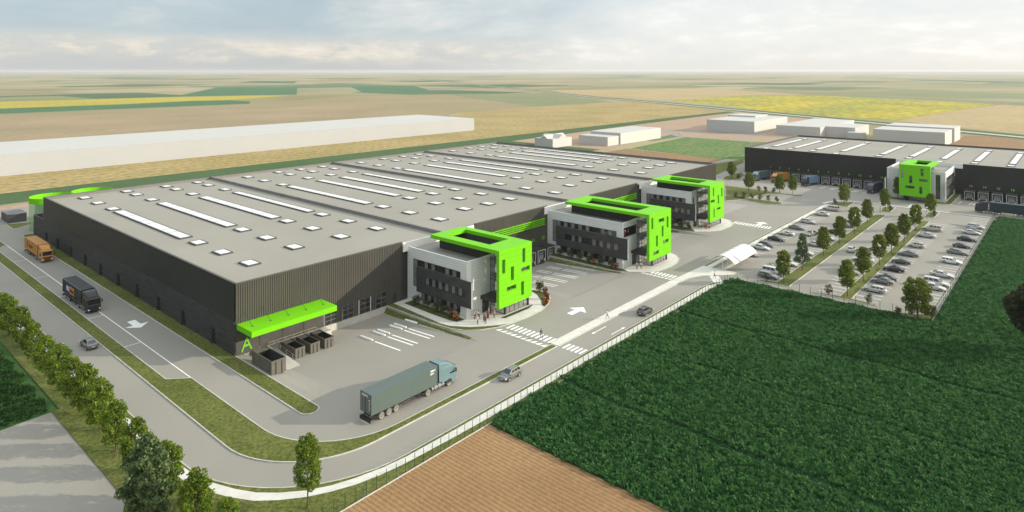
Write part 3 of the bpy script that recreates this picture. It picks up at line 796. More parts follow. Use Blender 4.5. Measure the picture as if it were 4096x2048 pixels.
SQ = sky_square(2.1, 3.1); SQ2 = sky_square(1.9, 3.1); ST = sky_strip(2.2, 41.5); ST2 = sky_strip(1.75, 41.5)
for k in range(4):
    for c_ in range(4):
        x = RIDGE[k] + COLS[c_] + (.9 if k == 1 else .4 if k else 0)
        if k == 1: x = (58.4, 71.1, 80.2, 89.5)[c_]
        if k == 3: x = (157.1, 170.0, 178.6, 188.0)[c_]
        if k == 2: x = (105.9, 119.0, 129.5, 138.2)[c_]
        off = -1.2 if c_ == 0 else 1.4
        for y in (87.3, 99.1, 110.6, 34.8, 23.5, 12.0):
            yy = y + (off + (2.6 if c_ and y < 40 else 4.2 if c_ and y < 100 and y > 40 else 2 if c_ else 0)) * (1 if c_ else 0)
            if c_ and y > 105: yy = 112.6
            o = part_mesh('roof_window', SQ if c_ < 3 else SQ2, ware); o.location = (x, yy, RZ)
        o = part_mesh('skylight_strip', ST if c_ < 3 else ST2, ware); o.location = (x, 62 if c_ == 0 else 65, RZ)
# doors and windows along hall one
for x0, x1, z0, z1 in HOLES[0][:4]:
    mb = MB(); mb.quad((x0, .02, z0), (x1, .02, z0), (x1, .02, z1), (x0, .02, z1), 0)
    for i in range(4):
        z = z0 + (z1 - z0) * i / 3; mb.box(x0, x1, -.06, .04, z - .035, z + .035, 1)
    for i in range(3):
        x = x0 + (x1 - x0) * i / 2; mb.box(x - .04, x + .04, -.07, .04, z0, z1, 1)
    mb.build('glazed_loading_door', ['glass_dark', 'parapet'], ware)
mb = MB(); mb.box(33.9, 34.9, -.14, 0, .0, 2.1); mb.build('service_door', 'charcoal', ware)
# lime canopy
mb = MB(); mb.box(.25, 16.75, -5.35, -.12, 4.55, 5.5); cano = mb.build('canopy', 'green_plain', ware)
for x in (1.6, 4.9, 8.3, 11.8, 15.4):
    mb = MB(); mb.tube((x, -3.0, 5.5), (x, -.1, 7.3), .035, n=5); mb.box(x - .14, x + .14, -3.15, -2.85, 5.5, 5.56); mb.build('tie_rod', 'charcoal', cano)
# striped letter A
mb = MB()
zz = .45
while zz < 2.75:
    t = (zz - .45) / 2.3; xl = 1.0 + .93 * t; xr = 3.0 - .93 * t; wd = .29
    if t > .84: mb.box(xl, xr, -.2, -.14, zz, zz + .075)
    else:
        mb.box(xl, xl + wd, -.2, -.14, zz, zz + .075); mb.box(xr - wd, xr, -.2, -.14, zz, zz + .075)
        if .30 < t < .46: mb.box(xl + wd, xr - wd, -.2, -.14, zz, zz + .075)
    zz += .125
mb.build('lettering', 'green_text', ware)
# lime louvres on halls two and three
for x0, x1 in ((60.0, 84.8), (108.6, 132.7)):
    mb = MB()
    for z in (7.75, 8.25, 8.75, 9.25): mb.box(x0, x1, -.75, -.35, z, z + .16)
    for i in range(7): x = x0 + .4 + (x1 - x0 - .8) * i / 6; mb.box(x - .05, x + .05, -.36, -.1, 7.6, 9.5)
    mb.build('louvre', 'green_plain', ware)


def dock_pod(parent, loc, rz, num=None, nz=4.0, depth=3.0, nx=0.):
    """Dock shelter facing local -Y, standing on the wall at local y = 0."""
    e = bpy.data.objects.new('dock_shelter', POD); C.objects.link(e); e.parent = parent; e.location = loc; e.rotation_euler[2] = rz
    f = part_mesh('dock_frame', POD_F, e); d = part_mesh('dock_door', POD_D, e); b1 = part_mesh('bumper', POD_B, e); b2 = part_mesh('bumper', POD_B, e)
    sc = depth / 3.0; e.scale = (1, sc, 1)
    b1.location = (-1.05, -3.0, .0); b2.location = (1.05, -3.0, .0)
    if num:
        p_ = parent; u = Vector((math.cos(rz), math.sin(rz), 0)); q = Vector(loc) + u * nx + Vector((math.sin(rz), -math.cos(rz), 0)) * .2
        text(num, 1.25, 'green_text', p_, (q.x, q.y, nz), u, name='dock_number', bold=.012)


pm = MB(); pm.box(-1.58, 1.58, -3.0, 0, 0.0, 3.7, skip='s'); pm.box(-1.72, 1.72, -3.1, 0, 3.62, 3.74)
pm.quad((-1.58, -3, 2.95), (1.58, -3, 2.95), (1.58, -3, 3.62), (-1.58, -3, 3.62)); pm.quad((-1.58, -3, .9), (-1.05, -3, .9), (-1.05, -3, 2.95), (-1.58, -3, 2.95)); pm.quad((1.05, -3, .9), (1.58, -3, .9), (1.58, -3, 2.95), (1.05, -3, 2.95)); pm.quad((-1.58, -3, 0), (1.58, -3, 0), (1.58, -3, .9), (-1.58, -3, .9))
POD = pm.mesh('dock_shelter', ['pod'])
pf = MB(); pf.box(-1.62, -1.5, -3.05, -2.98, .15, 3.5); pf.box(1.5, 1.62, -3.05, -2.98, .15, 3.5); pf.box(-1.62, 1.62, -3.05, -2.98, 3.4, 3.52); POD_F = pf.mesh('dock_frame', ['white'])
pd = MB(); pd.quad((-1.05, -2.75, .9), (1.05, -2.75, .9), (1.05, -2.75, 2.95), (-1.05, -2.75, 2.95)); pd.box(-.65, -.2, -2.79, -2.75, 2.2, 2.45, 1); pd.box(.2, .65, -2.79, -2.75, 2.2, 2.45, 1); POD_D = pd.mesh('dock_door', ['door_grey', 'glass_dark'])
pb = MB(); pb.box(-.09, .09, -.14, 0, .55, 1.25); POD_B = pb.mesh('bumper', ['white'])
for i, x in enumerate((84.5, 80.4, 76.3, 72.2)): dock_pod(ware, (x, -.1, -1.3), 0, ('12', '11', '10', '9')[i], 4.2)

# ================================================================ SECOND WAREHOUSE
wb = thing('warehouse', 'long dark warehouse with numbered loading docks behind the car park', 'warehouse', (258.6, 0, 0))
wl = lambda x: x - 258.6
HB2 = 12.15; YB0, YB1 = 13.7, -330
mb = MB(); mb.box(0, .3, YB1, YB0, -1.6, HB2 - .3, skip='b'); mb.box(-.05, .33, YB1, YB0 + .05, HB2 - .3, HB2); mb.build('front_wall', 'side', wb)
mb = MB(); mb.box(0, 78.5, YB0 - .3, YB0, 0, HB2, skip='b'); mb.box(78.2, 78.5, YB1, YB0, 0, HB2, skip='b'); mb.build('rear_wall', 'trim', wb)
mb = MB(); mb.quad((.3, YB1, 11.3), (78.2, YB1, 11.3), (78.2, YB0 - .3, 11.3), (.3, YB0 - .3, 11.3)); mb.build('roof', 'roof', wb)


def sky_strip_x(w, l):
    mb = MB(); mb.box(-l / 2 - .3, l / 2 + .3, -w / 2 - .3, w / 2 + .3, 0, .26, 0); x = -l / 2
    for d in (.17, .07, .26, .07, .26, .17):
        e = x + d * l; mb.box(x + .2, e - .2, -w / 2, w / 2, .26, .275, 1); x = e
    return mb.mesh('skylight_strip', ['sky_frame', 'sky_pane'])


SX = sky_strip_x(2.0, 42); SQX = sky_square(3.1, 2.0)
for i, y in enumerate((6.3, -3.8, -14.0, -25.0, -41.5, -53.0, -64.6, -76.2, -88, -99.6)):
    o = part_mesh('skylight_strip', SX, wb); o.location = (wl(298.5), y, 11.3)
    for x in (270.5 if i % 3 else 266.5, 324.3):
        o = part_mesh('roof_window', SQX, wb); o.location = (wl(x), y, 11.3)
for n in range(1, 19):
    cy = -24.05 - 4.22 * (n - 7) if n < 13 else -76.2 - 4.35 * (n - 13)
    dock_pod(wb, (-.05, cy, -1.3), R(-90), str(n), 3.75, 4.5)

# ================================================================ OFFICES


def office(label, loc, rz, Wd, D, g0, g1, gf, gb, gbot, hole, wins, atr, terrace=False, slit=None, corner=.5, sides=('l', 'r')):
    """Local x runs along the front, the warehouse wall is y = 0 and the front faces -y."""
    of = thing('office_building', label, 'office building', loc, rz, 'lime framed offices along the warehouses')
    HT = 11.2
    # pale box
    mb = MB()
    for x0, x1 in ((0, .3), (Wd - .3, Wd)): mb.box(x0, x1, -D, 0, -.1, HT, skip='b')
    if terrace:
        mb.box(.3, Wd - .3, -D, -D + .3, -.1, 7.5, skip='b'); mb.box(.3, Wd - .3, -D, -D + .3, 9.9, HT); mb.box(7, Wd - .3, -D, -D + .3, 7.5, 9.9)
        mb.box(.3, 7, -D + 5, -D + 5.2, 7.5, HT - .5, 1); mb.box(.3, 7, -D + .3, -D + 5, 7.35, 7.5, 1); mb.box(.3, 7, -D + .3, -D + 5, 9.9, 10.1, 1); mb.box(7, 7.2, -D + .3, -D + 5, 7.5, 9.9, 1)
    else:
        mb.box(.3, Wd - .3, -D, -D + .3, -.1, HT, skip='b')
    mb.build('wall', ['white_panel', 'charcoal'], of)
    mb = MB(); mb.quad((.3, -D + .3, 10.7), (Wd - .3, -D + .3, 10.7), (Wd - .3, -.3, 10.7), (.3, -.3, 10.7)); mb.build('roof', 'roof', of)
    mb = MB(); mb.box(-.06, .34, -D - .06, -.2, HT, HT + .07); mb.box(Wd - .34, Wd + .06, -D - .06, -.2, HT, HT + .07); mb.box(.34, Wd - .34, -D - .06, -D + .34, HT, HT + .07); mb.box(-1.4, Wd + 2.6, -.3, -.02, 10.3, HB - .2)
    mb.build('parapet', 'white', of)
    mb = MB(); mb.box(0., corner, -D - .012, -D, .0, HT - .02, skip='n'); mb.build('sunlit_strip', 'white', of)  # strip of sunlight on the front corner, put in as white colour
    # windows on the long sides, with the charcoal band standing proud
    for sd in sides:
        X = (lambda a: -a) if sd == 'l' else (lambda a: Wd + a)
        def pbox(mb, a0, a1, y0, y1, z0, z1, m):
            xa, xb = sorted((X(a0), X(a1))); mb.box(xa, xb, y0, y1, z0, z1, m)
        pe = D + 1.7
        mb = MB(); mid0, mid1 = 6.0, D - .1
        for y0, y1, z0, z1 in ((-pe, -3.4, 2.45, 4.3), (-pe, -3.4, 5.95, 7.6), (-pe, -mid1, 4.3, 5.95), (-mid0, -3.4, 4.3, 5.95)): pbox(mb, 0.005, .42, y0, y1, z0, z1, 0)
        pbox(mb, 0, .46, -pe - .05, -pe, 2.42, 7.62, 1)  # band end made white, sunlight on the dark edge put into its colour
        mb.build('charcoal_band', ['band', 'white'], of)

        def row(a, b_, z0, z1, n, proud):
            mb = MB(); rr = random.Random(int(a * 10) + n)
            for i in range(n):
                y0 = -a - (b_ - a) * i / n; y1 = -a - (b_ - a) * (i + 1) / n
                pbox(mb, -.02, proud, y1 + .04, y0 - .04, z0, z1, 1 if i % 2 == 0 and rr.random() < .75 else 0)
                pbox(mb, 0, proud + .03, y0 - .04, y0 + .04, z0, z1, 2)
            pbox(mb, 0, proud + .03, -b_ - .04, -b_ + .04, z0, z1, 2); pbox(mb, 0, proud + .03, -b_, -a, z1 - .04, z1 + .04, 2); pbox(mb, 0, proud + .03, -b_, -a, z0 - .04, z0 + .04, 2)
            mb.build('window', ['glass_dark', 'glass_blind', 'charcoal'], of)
        k = max(8, round((D - 3) / 1.3))
        row(3.4, D - 1.8, 7.7, 9.0, k, .03); row(2.0, 3.3, 3.3, 9.0, 1, .034); row(4.6, D - 1.8, .9, 2.4, k, .03); row(6.1, D - .2, 4.35, 5.9, k, .14)
    # lime frame: front slab with openings and a roof ring
    z0, z1 = gbot, 13.9
    mb = MB(); y0, y1 = -gf, -gf + .72
    us = sorted(set([g0, g1] + [w[0] for w in wins] + [w[1] for w in wins])); zs = sorted(set([z0, z1] + [w[2] for w in wins] + [w[3] for w in wins]))
    inside = lambda u, z: any(a < u < b_ and c_ < z < d for a, b_, c_, d in wins)
    for ua, ub in zip(us, us[1:]):
        for za, zb in zip(zs, zs[1:]):
            u, z = (ua + ub) / 2, (za + zb) / 2
            if inside(u, z): continue
            mb.quad((ua, y0, za), (ub, y0, za), (ub, y0, zb), (ua, y0, zb)); mb.quad((ub, y1, za), (ua, y1, za), (ua, y1, zb), (ub, y1, zb))
    for a, b_, c_, d in wins:
        mb.quad((a, y0, c_), (a, y1, c_), (b_, y1, c_), (b_, y0, c_)); mb.quad((a, y1, d), (a, y0, d), (b_, y0, d), (b_, y1, d))
        mb.quad((a, y1, c_), (a, y0, c_), (a, y0, d), (a, y1, d)); mb.quad((b_, y0, c_), (b_, y1, c_), (b_, y1, d), (b_, y0, d))
    mb.quad((g0, y1, z0), (g0, y0, z0), (g0, y0, z1), (g0, y1, z1)); mb.quad((g1, y0, z0), (g1, y1, z0), (g1, y1, z1), (g1, y0, z1)); mb.quad((g0, y1, z0), (g1, y1, z0), (g1, y0, z0), (g0, y0, z0)); mb.quad((g0, y0, z1), (g1, y0, z1), (g1, y1, z1), (g0, y1, z1))
    fr = mb.build('lime_frame', 'green', of)
    mb = MB(); h0, h1, ha, hb = hole; zt, zb = 13.9, 13.15
    mb.box(g0, h0, y1, -gb, zb, zt); mb.box(h1, g1, y1, -gb, zb, zt); mb.box(h0, h1, y1, -ha, zb, zt, skip='ew'); mb.box(h0, h1, -hb, -gb, zb, zt, skip='ew')
    mb.build('roof_ring', 'green_plain', fr)
    for a, b_, c_, d in wins:
        mb = MB(); ym = y1 - .12
        for q in ((a, a + .06, c_, d), (b_ - .06, b_, c_, d)): mb.box(q[0], q[1], ym, ym + .06, q[2], q[3])
        mb.box(a, b_, ym, ym + .06, c_, c_ + .06); mb.box(a, b_, ym, ym + .06, d - .06, d)
        if b_ - a > d - c_: mb.box((a + b_) / 2 - .03, (a + b_) / 2 + .03, ym, ym + .06, c_, d)
        else: mb.box(a, b_, ym, ym + .06, c_ + (d - c_) * .35, c_ + (d - c_) * .35 + .06)
        mb.build('window_frame', 'charcoal', fr)
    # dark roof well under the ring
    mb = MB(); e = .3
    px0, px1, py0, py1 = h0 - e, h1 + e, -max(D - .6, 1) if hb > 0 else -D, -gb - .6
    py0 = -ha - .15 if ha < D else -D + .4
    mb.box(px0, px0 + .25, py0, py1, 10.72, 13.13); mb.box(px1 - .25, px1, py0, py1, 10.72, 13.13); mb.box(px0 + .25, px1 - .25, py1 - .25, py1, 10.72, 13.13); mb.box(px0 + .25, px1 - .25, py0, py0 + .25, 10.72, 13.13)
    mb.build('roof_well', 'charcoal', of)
    # glazed hall behind the slab
    a0, a1, af = atr
    mb = MB()
    mb.quad((a0, -af, .1), (a1, -af, .1), (a1, -af, 13.1), (a0, -af, 13.1), 0); mb.quad((a0, -D, .1), (a0, -af, .1), (a0, -af, 13.1), (a0, -D, 13.1), 0); mb.quad((a1, -af, .1), (a1, -D, .1), (a1, -D, 13.1), (a1, -af, 13.1), 0)
    at = mb.build('glass_hall', 'glass_thin', of)
    mb = MB()
    for z in (.12, 1.3, 2.6, 3.9, 5.2, 6.5, 7.8, 9.1, 10.4, 11.7, 13.0):
        mb.box(a0 - .04, a1 + .04, -af - .05, -af + .03, z - .035, z + .035); mb.box(a0 - .05, a0 + .03, -af + .03, -D, z - .035, z + .035); mb.box(a1 - .03, a1 + .05, -af + .03, -D, z - .035, z + .035)
    n = 5
    for i in range(n + 1): x = a0 + (a1 - a0) * i / n; mb.box(x - .035, x + .035, -af - .055, -af + .035, .1, 13.1)
    for i in range(1, 4): y = -af + (af - D) * i / 3; mb.box(a0 - .055, a0 + .035, y - .035, y + .035, .1, 13.1)
    mb.build('mullion', 'charcoal', at)
    mb = MB(); [mb.box(a0 + .15, a1 - .15, -af + .15, -D, z, z + .3) for z in (3.4, 7.0, 10.5)]; mb.build('floor_slab', 'off_floor', at)
    mb = MB(); mb.box(a0 - .15, a0 + .2, -af - .2, -af + .15, 0, gbot + .2); mb.box(a1 - .2, a1 + .15, -af - .2, -af + .15, 0, gbot + .2); mb.build('column', 'charcoal', of)
    mb = MB(); mb.box(a0 - 2.9, a0 - .05, -af + .2, -D - .003, 3.0, 3.75); mb.build('entrance_canopy', 'charcoal', of)
    mb = MB(); mb.box(a0 - 2.4, a0 - .4, -D - .06, -D + .02, .1, 2.6, 0); mb.box(a0 - 1.44, a0 - 1.36, -D - .09, -D - .05, .1, 2.6, 1); mb.build('entrance_door', ['glass_dark', 'charcoal'], of)
    if slit:
        for a, b_, c_, d in slit:
            mb = MB(); mb.box(a, b_, -D - .03, -D + .02, c_, d, 0)
            n = max(1, round((d - c_) / 2.2))
            for i in range(n + 1): z = c_ + (d - c_) * i / n; mb.box(a - .05, b_ + .05, -D - .06, -D - .02, z - .05, z + .05, 1)
            mb.build('window', ['glass_dark', 'charcoal'], of)
    return of


def wrel(x0, lst): return [(a - x0, b_ - x0, c_, d) for a, b_, c_, d in lst]


office('lime framed office with orange and red roses at its corner, beside the yard with skips', (38, 0, 0), 0, 17.5, 18, 2.9, 12.9, 24, 4.1, 2.6, (5.3, 11.1, 19.2, 6.5),
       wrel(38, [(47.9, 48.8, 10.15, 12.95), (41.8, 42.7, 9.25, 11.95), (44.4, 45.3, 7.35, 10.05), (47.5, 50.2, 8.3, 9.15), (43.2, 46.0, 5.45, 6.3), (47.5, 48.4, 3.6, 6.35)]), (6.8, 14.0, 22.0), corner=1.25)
office('middle lime framed office with an open corner terrace where three people stand', (86.6, 0, 0), 0, 17.5, 23.7, 2.0, 13.1, 30, 4.5, 2.5, (4.5, 10.7, 25.3, 7.5),
       wrel(86.6, [(89.6, 90.5, 10.2, 12.9), (97.4, 98.3, 9.2, 12.0), (93.3, 96.1, 11.15, 12.05), (94.8, 95.7, 7.4, 10.05), (91.9, 92.8, 5.5, 8.2), (95.5, 98.3, 5.5, 6.35), (90.5, 93.3, 3.6, 4.5)]), (6.9, 14.3, 28), terrace=True,
       slit=[(.5, 1.2, 2.0, 5.9)])
office('lime framed office farthest along the big warehouse, with a plain grey side above its windows', (136.7, 0, 0), 0, 17.5, 17.5, -.1, 10.2, 23.8, 4.0, 2.7, (2.5, 8.6, 19.0, 6.5),
       wrel(136.7, [(138.7, 139.5, 10.35, 13.05), (144.8, 145.7, 9.4, 12.15), (142.2, 143.1, 7.5, 10.3), (137.2, 140.0, 8.5, 9.35), (141.5, 144.2, 5.7, 6.4), (139.1, 139.9, 3.8, 6.5)]), (4.2, 12.2, 21.7), slit=[(1.2, 1.9, 6.5, 9.4)])
B0 = -51.8
office('lime framed office on the second warehouse, its front in shade behind the car park', (258.6, B0, 0), R(-90), 19.2, 23.6, 5.4, 15.5, 30.6, 12.0, 2.3, (8.6, 13.6, 26.4, 13.5),
       [(-y0 + B0, -y1 + B0, z0, z1) for y0, y1, z0, z1 in ((-57.9, -58.9, 9.0, 11.85), (-60.5, -61.5, 7.1, 9.9), (-64.1, -65.1, 10.1, 12.8), (-63.6, -66.5, 8.05, 9.05), (-59.3, -62.2, 5.15, 6.15), (-63.7, -64.7, 3.5, 6.15))], (8.0, 14.8, 28.3),
       slit=[(16.1, 17.6, 1.2, 10.1)])

# ================================================================ PLAIN WHITE BLOCKS FAR OUT


def block(label, boxes, name='white_building', gables=()):
    x, y = boxes[0][0], boxes[0][2]
    o = thing(name, label, 'building', (x, y, 0), 0, 'plain white buildings in the fields')
    wm, rm = MB(), MB()
    for x0, x1, y0, y1, h in boxes:
        wm.box(x0 - x, x1 - x, y0 - y, y1 - y, -.3, h - .02, skip='bt'); rm.quad((x0 - x, y0 - y, h), (x1 - x, y0 - y, h), (x1 - x, y1 - y, h), (x0 - x, y1 - y, h))
    for g_ in gables: g_(wm, rm, x, y)
    wm.build('wall', 'box_white' if x < 0 else 'block_wall', o); rm.build('roof', 'box_roof', o)
    return o


block('very long low white building lying in the fields behind the big warehouse', [(-260, 332, 268.5, 339, 9.8)])


def house_g(wm, rm, x, y):
    # two crossing ridges with small gables
    a, b_ = 275.6 - x, 296 - x; c_, d = 143.6 - y, 158.3 - y; mx, my = (a + b_) / 2, (c_ + d) / 2
    for sx in (a, b_):
        wm.add([(sx, my - 3, 5.62), (sx, my + 3, 5.62), (sx, my, 7.9)], ((0, 2, 1),) if sx == a else ((0, 1, 2),))
        rm.quad((sx, my - 3, 5.62), (mx, my - 3, 5.62), (mx, my, 7.9), (sx, my, 7.9)); rm.quad((mx, my + 3, 5.62), (sx, my + 3, 5.62), (sx, my, 7.9), (mx, my, 7.9))
    for sy in (c_, d):
        wm.add([(mx - 4, sy, 5.62), (mx + 4, sy, 5.62), (mx, sy, 7.9)], ((0, 1, 2),))
        rm.quad((mx - 4, sy, 5.62), (mx, sy, 7.9), (mx, my, 7.9), (mx - 4, my, 5.62)); rm.quad((mx + 4, sy, 5.62), (mx + 4, my, 5.62), (mx, my, 7.9), (mx, sy, 7.9))


block('small white house with pointed gables behind the far end of the big warehouse', [(275.6, 296, 143.6, 158.3, 5.6)], 'white_house', (house_g,))
block('white building with a low front step, beside the gabled white house', [(308, 322, 123.5, 146.5, 5.8), (322, 377, 122.5, 146.5, 7.5)])
block('white building with a raised rear corner, leftmost of three behind the second warehouse', [(453, 528, 83, 122, 9.4), (500, 528, 100, 124, 10.6)])
block('white building of several joined volumes with an inner corner, behind the second warehouse roof', [(460.5, 555, 37, 69, 7.2), (472.8, 513.5, 16.5, 36.99, 7.19), (464, 472.6, 9, 20, 4.4)])
block('white oblong building standing in front of its taller twin', [(449, 479, -42, -.4, 9.0)])
block('taller white oblong building at the back, beside the brown field', [(484, 512, -42.8, -1.4, 9.6)])

# ================================================================ TANKS AND SHED
sh = thing('utility_building', 'small dark flat-roofed concrete building behind the orange truck', 'utility building', (-1.6, 150.2, 0))
MB().box(0, 4.9, 0, 9.3, 0, 2.6, skip='b').build('wall', 'shed', sh); MB().box(-.08, 4.98, -.08, 9.38, 2.6, 2.75).build('roof', 'shed_roof', sh)
for i, (x, y) in enumerate(((6.0, 133.4), (17.5, 134.6))):
    t = thing('water_tank', ('grey tank inside a lime see-through round screen at the warehouse corner', 'second lime screened round tank, mostly hidden by the warehouse roof edge')[i], 'tank', (x, y, 0), 0, 'screened water tanks')
    n = 40; ring = lambda r, z: [(r * math.cos(2 * math.pi * k / n), r * math.sin(2 * math.pi * k / n), z) for k in range(n)]
    MB().loft([ring(4.2, 0), ring(4.2, 8.6)]).build('tank_body', 'tank', t, smooth=False)
    MB().loft([ring(5.7, .0), ring(5.7, 8.3)], caps=False).build('screen', 'screen_green', t, smooth=True)
    MB().loft([ring(5.75, 8.3), ring(5.75, 10.0), ring(5.65, 10.0), ring(5.65, 8.3)], caps=False).build('screen_rim', 'green_plain', t)

# ================================================================ VEHICLES


def wheel_mesh(r, w, name='wheel', tyre='tyre', spokes=5, dish=.0):
    """Wheel with its axle along local Y, outer face toward -Y."""
    mb = MB(); n = 18
    ring = lambda rr, y: [(rr * math.cos(2 * math.pi * i / n), y, rr * math.sin(2 * math.pi * i / n)) for i in range(n)]
    mb.loft([ring(r * .68, -w / 2), ring(r * .94, -w / 2), ring(r, -w / 2 + .04), ring(r, w / 2 - .04), ring(r * .94, w / 2)], 0, caps=False); mb.poly(ring(r * .94, w / 2), 0)
    mb.loft([ring(r * .68, -w / 2), ring(r * .62, -w / 2 + .035)], 1, caps=False); mb.poly(ring(r * .62, -w / 2 + .06)[::-1], 2)
    y = -w / 2 + .02
    for k in range(spokes):
        a = 2 * math.pi * k / spokes; d = Vector((math.cos(a), 0, math.sin(a))); t = Vector((-math.sin(a), 0, math.cos(a)))
        p, q = d * (r * .10), d * (r * .66); s0, s1 = r * .13, r * .15
        v = [p - t * s0, q - t * s1, q + t * s1, p + t * s0]; mb.poly([(a_.x, y, a_.z) for a_ in v], 1)
    mb.poly([(x, y - .006, z) for x, _, z in ring(r * .2, 0)][::-1], 1)
    return mb.mesh(name, [tyre, 'rim', 'black'])


WH_CAR = wheel_mesh(.335, .23); WH_SUV = wheel_mesh(.39, .26, spokes=6)
WH_TRK = wheel_mesh(.50, .32, spokes=9); WH_DUST = wheel_mesh(.50, .32, tyre='tyre_grey', spokes=9)

# per kind: length, width, belt, height, cabin (screen base, roof front, roof rear, rear base), tail height
KIND = dict(sedan=(4.75, 1.84, .93, 1.46, (1.05, .25, -1.05, -1.75), .98), coupe=(4.45, 1.82, .86, 1.30, (.85, .1, -.75, -1.75), .90), fastback=(4.95, 1.90, .92, 1.42, (1.1, .2, -1.0, -2.05), .97),
            estate=(4.75, 1.82, .93, 1.48, (1.1, .3, -1.85, -2.2), .98), hatch=(4.25, 1.78, .93, 1.50, (1.15, .35, -1.45, -1.95), 1.0), suv=(5.35, 2.02, 1.12, 1.90, (1.25, .55, -2.25, -2.5), 1.15))


def car_parts(kind):
    Lc, Wc, belt, Hc, (c0, c1, c2, c3), tail = KIND[kind]; h = Lc / 2; w = Wc / 2; zb = .22 if kind != 'suv' else .34; r = .335 if kind != 'suv' else .39
    nose = belt - .20
    st = [(h, .72, nose - .12, zb + .12), (h - .12, .86, nose - .03, zb + .02), (h - .55, .955, nose + .03, zb), (c0 + .25, .985, belt - .04, zb), (c0 - .1, 1.0, belt, zb), (0, 1.0, belt + .02, zb),
          (c2, 1.0, belt + .03, zb), (c3 + .1, .985, tail, zb + .02), (-h + .3, .95, tail - .01, zb + .05), (-h + .08, .88, tail - .06, zb + .1), (-h, .76, tail - .16, zb + .18)]
    rings = []
    for x, k, zt, z0 in st:
        y = w * k; zm = z0 + (zt - z0) * .55
        half = [(y * .82, z0), (y * .97, z0 + .10), (y, zm), (y * .96, zt - .07), (y * .84, zt), (y * .40, zt + .03)]
        rings.append([(x, a, z) for a, z in half] + [(x, -a, z) for a, z in half[::-1]])
    body = MB(); body.loft(rings, 0)
    yb, yt = w * .90, w * .66; zr = Hc
    # cabin
    cab = [[(c0, s * yb, belt - .03) for s in (1, -1)], [(c1, s * yt, zr - .06) for s in (1, -1)], [((c1 + c2) / 2, s * yt * 1.02, zr) for s in (1, -1)], [(c2, s * yt, zr - .06) for s in (1, -1)], [(c3, s * yb * .95, tail - .03) for s in (1, -1)]]
    for a, b_ in zip(cab, cab[1:]): body.quad(a[0], b_[0], b_[1], a[1], 0)
    for k in (0, 1):
        pts = [c_[k] for c_ in cab]; body.poly(pts if k else pts[::-1], 0)
    # arches
    ax = (h - .93, -h + .95)
    for x in ax:
        for s in (1, -1):
            n = 14; pts = [(x + (r + .05) * math.cos(2 * math.pi * i / n), s * (w + .004), r + (r + .05) * math.sin(2 * math.pi * i / n)) for i in range(n)]
            pts = [p_ for p_ in pts if p_[2] > zb - .02]; body.poly(pts if s < 0 else pts[::-1], 1)
    # number plates, sill shadow
    body.box(h - .04, h + .012, -.26, .26, zb + .16, zb + .27, 2); body.box(-h - .012, -h + .05, -.26, .26, zb + .32, zb + .43, 2)
    body.box(-h + 1.3, h - 1.3, -w * .8, w * .8, zb - .04, zb + .02, 1)
    out = {'body': body}

    def lerp(a, b_, t): return tuple(a[i] + (b_[i] - a[i]) * t for i in range(3))

    def pane(A, B, Cc, D, s0, s1, t0, t1, off, mb):
        pts = []
        for s, t in ((s0, t0), (s1, t0), (s1, t1), (s0, t1)): pts.append(Vector(lerp(lerp(A, B, s), lerp(D, Cc, s), t)))
        n = (pts[1] - pts[0]).cross(pts[2] - pts[0]).normalized() * off; mb.poly([p_ + n for p_ in pts])
    ws = MB(); pane((c0, -yb, belt - .03), (c0, yb, belt - .03), (c1, yt, zr - .06), (c1, -yt, zr - .06), .07, .93, .08, .96, .012, ws); out['windscreen'] = ws
    rw = MB(); pane((c3, yb * .95, tail - .03), (c3, -yb * .95, tail - .03), (c2, -yt, zr - .06), (c2, yt, zr - .06), .09, .91, .14, .94, .012, rw); out['rear_window'] = rw
    sw = MB(); long_ = kind in ('estate', 'suv', 'hatch')
    cuts = ((.10, .385), (.425, .67), (.71, .95)) if long_ else ((.14, .46), (.50, .84))
    sws = {1: MB(), -1: MB()}
    for sgn in (1, -1):
        sw = sws[sgn]
        for s0, s1 in cuts:
            A, B = (c0, sgn * yb, belt - .03), (c3, sgn * yb * .95, max(tail, belt) - .03); D, Cc = (c1, sgn * yt, zr - .05), (c2, sgn * yt, zr - .05)
            if sgn > 0: pane(A, B, Cc, D, s0, s1, .17, .88, .02, sw)
            else: pane(B, A, D, Cc, 1 - s1, 1 - s0, .17, .88, .02, sw)
    out['side_glass'] = sws[1]; out['side_glass_b'] = sws[-1]
    hl = MB(); hl.add([(h - .06, .43 * Wc * .9, nose - .24), (h + .004, .30 * Wc, nose - .25), (h - .02, .30 * Wc, nose - .10), (h - .16, .45 * Wc * .97, nose - .06)], ((0, 1, 2, 3),)); hl.box(h - .3, h - .09, .40 * Wc, .455 * Wc, nose - .2, nose - .07); out['hl'] = hl
    tl = MB(); tl.box(-h - .005, -h + .22, .30 * Wc, .432 * Wc, tail - .30, tail - .13); out['tl'] = tl
    mr = MB(); mr.box(c0 - .28, c0 - .12, w * .94, w + .17, belt - .0, belt + .13); out['mirror'] = mr
    return out, ax, w, r


CARS = {}


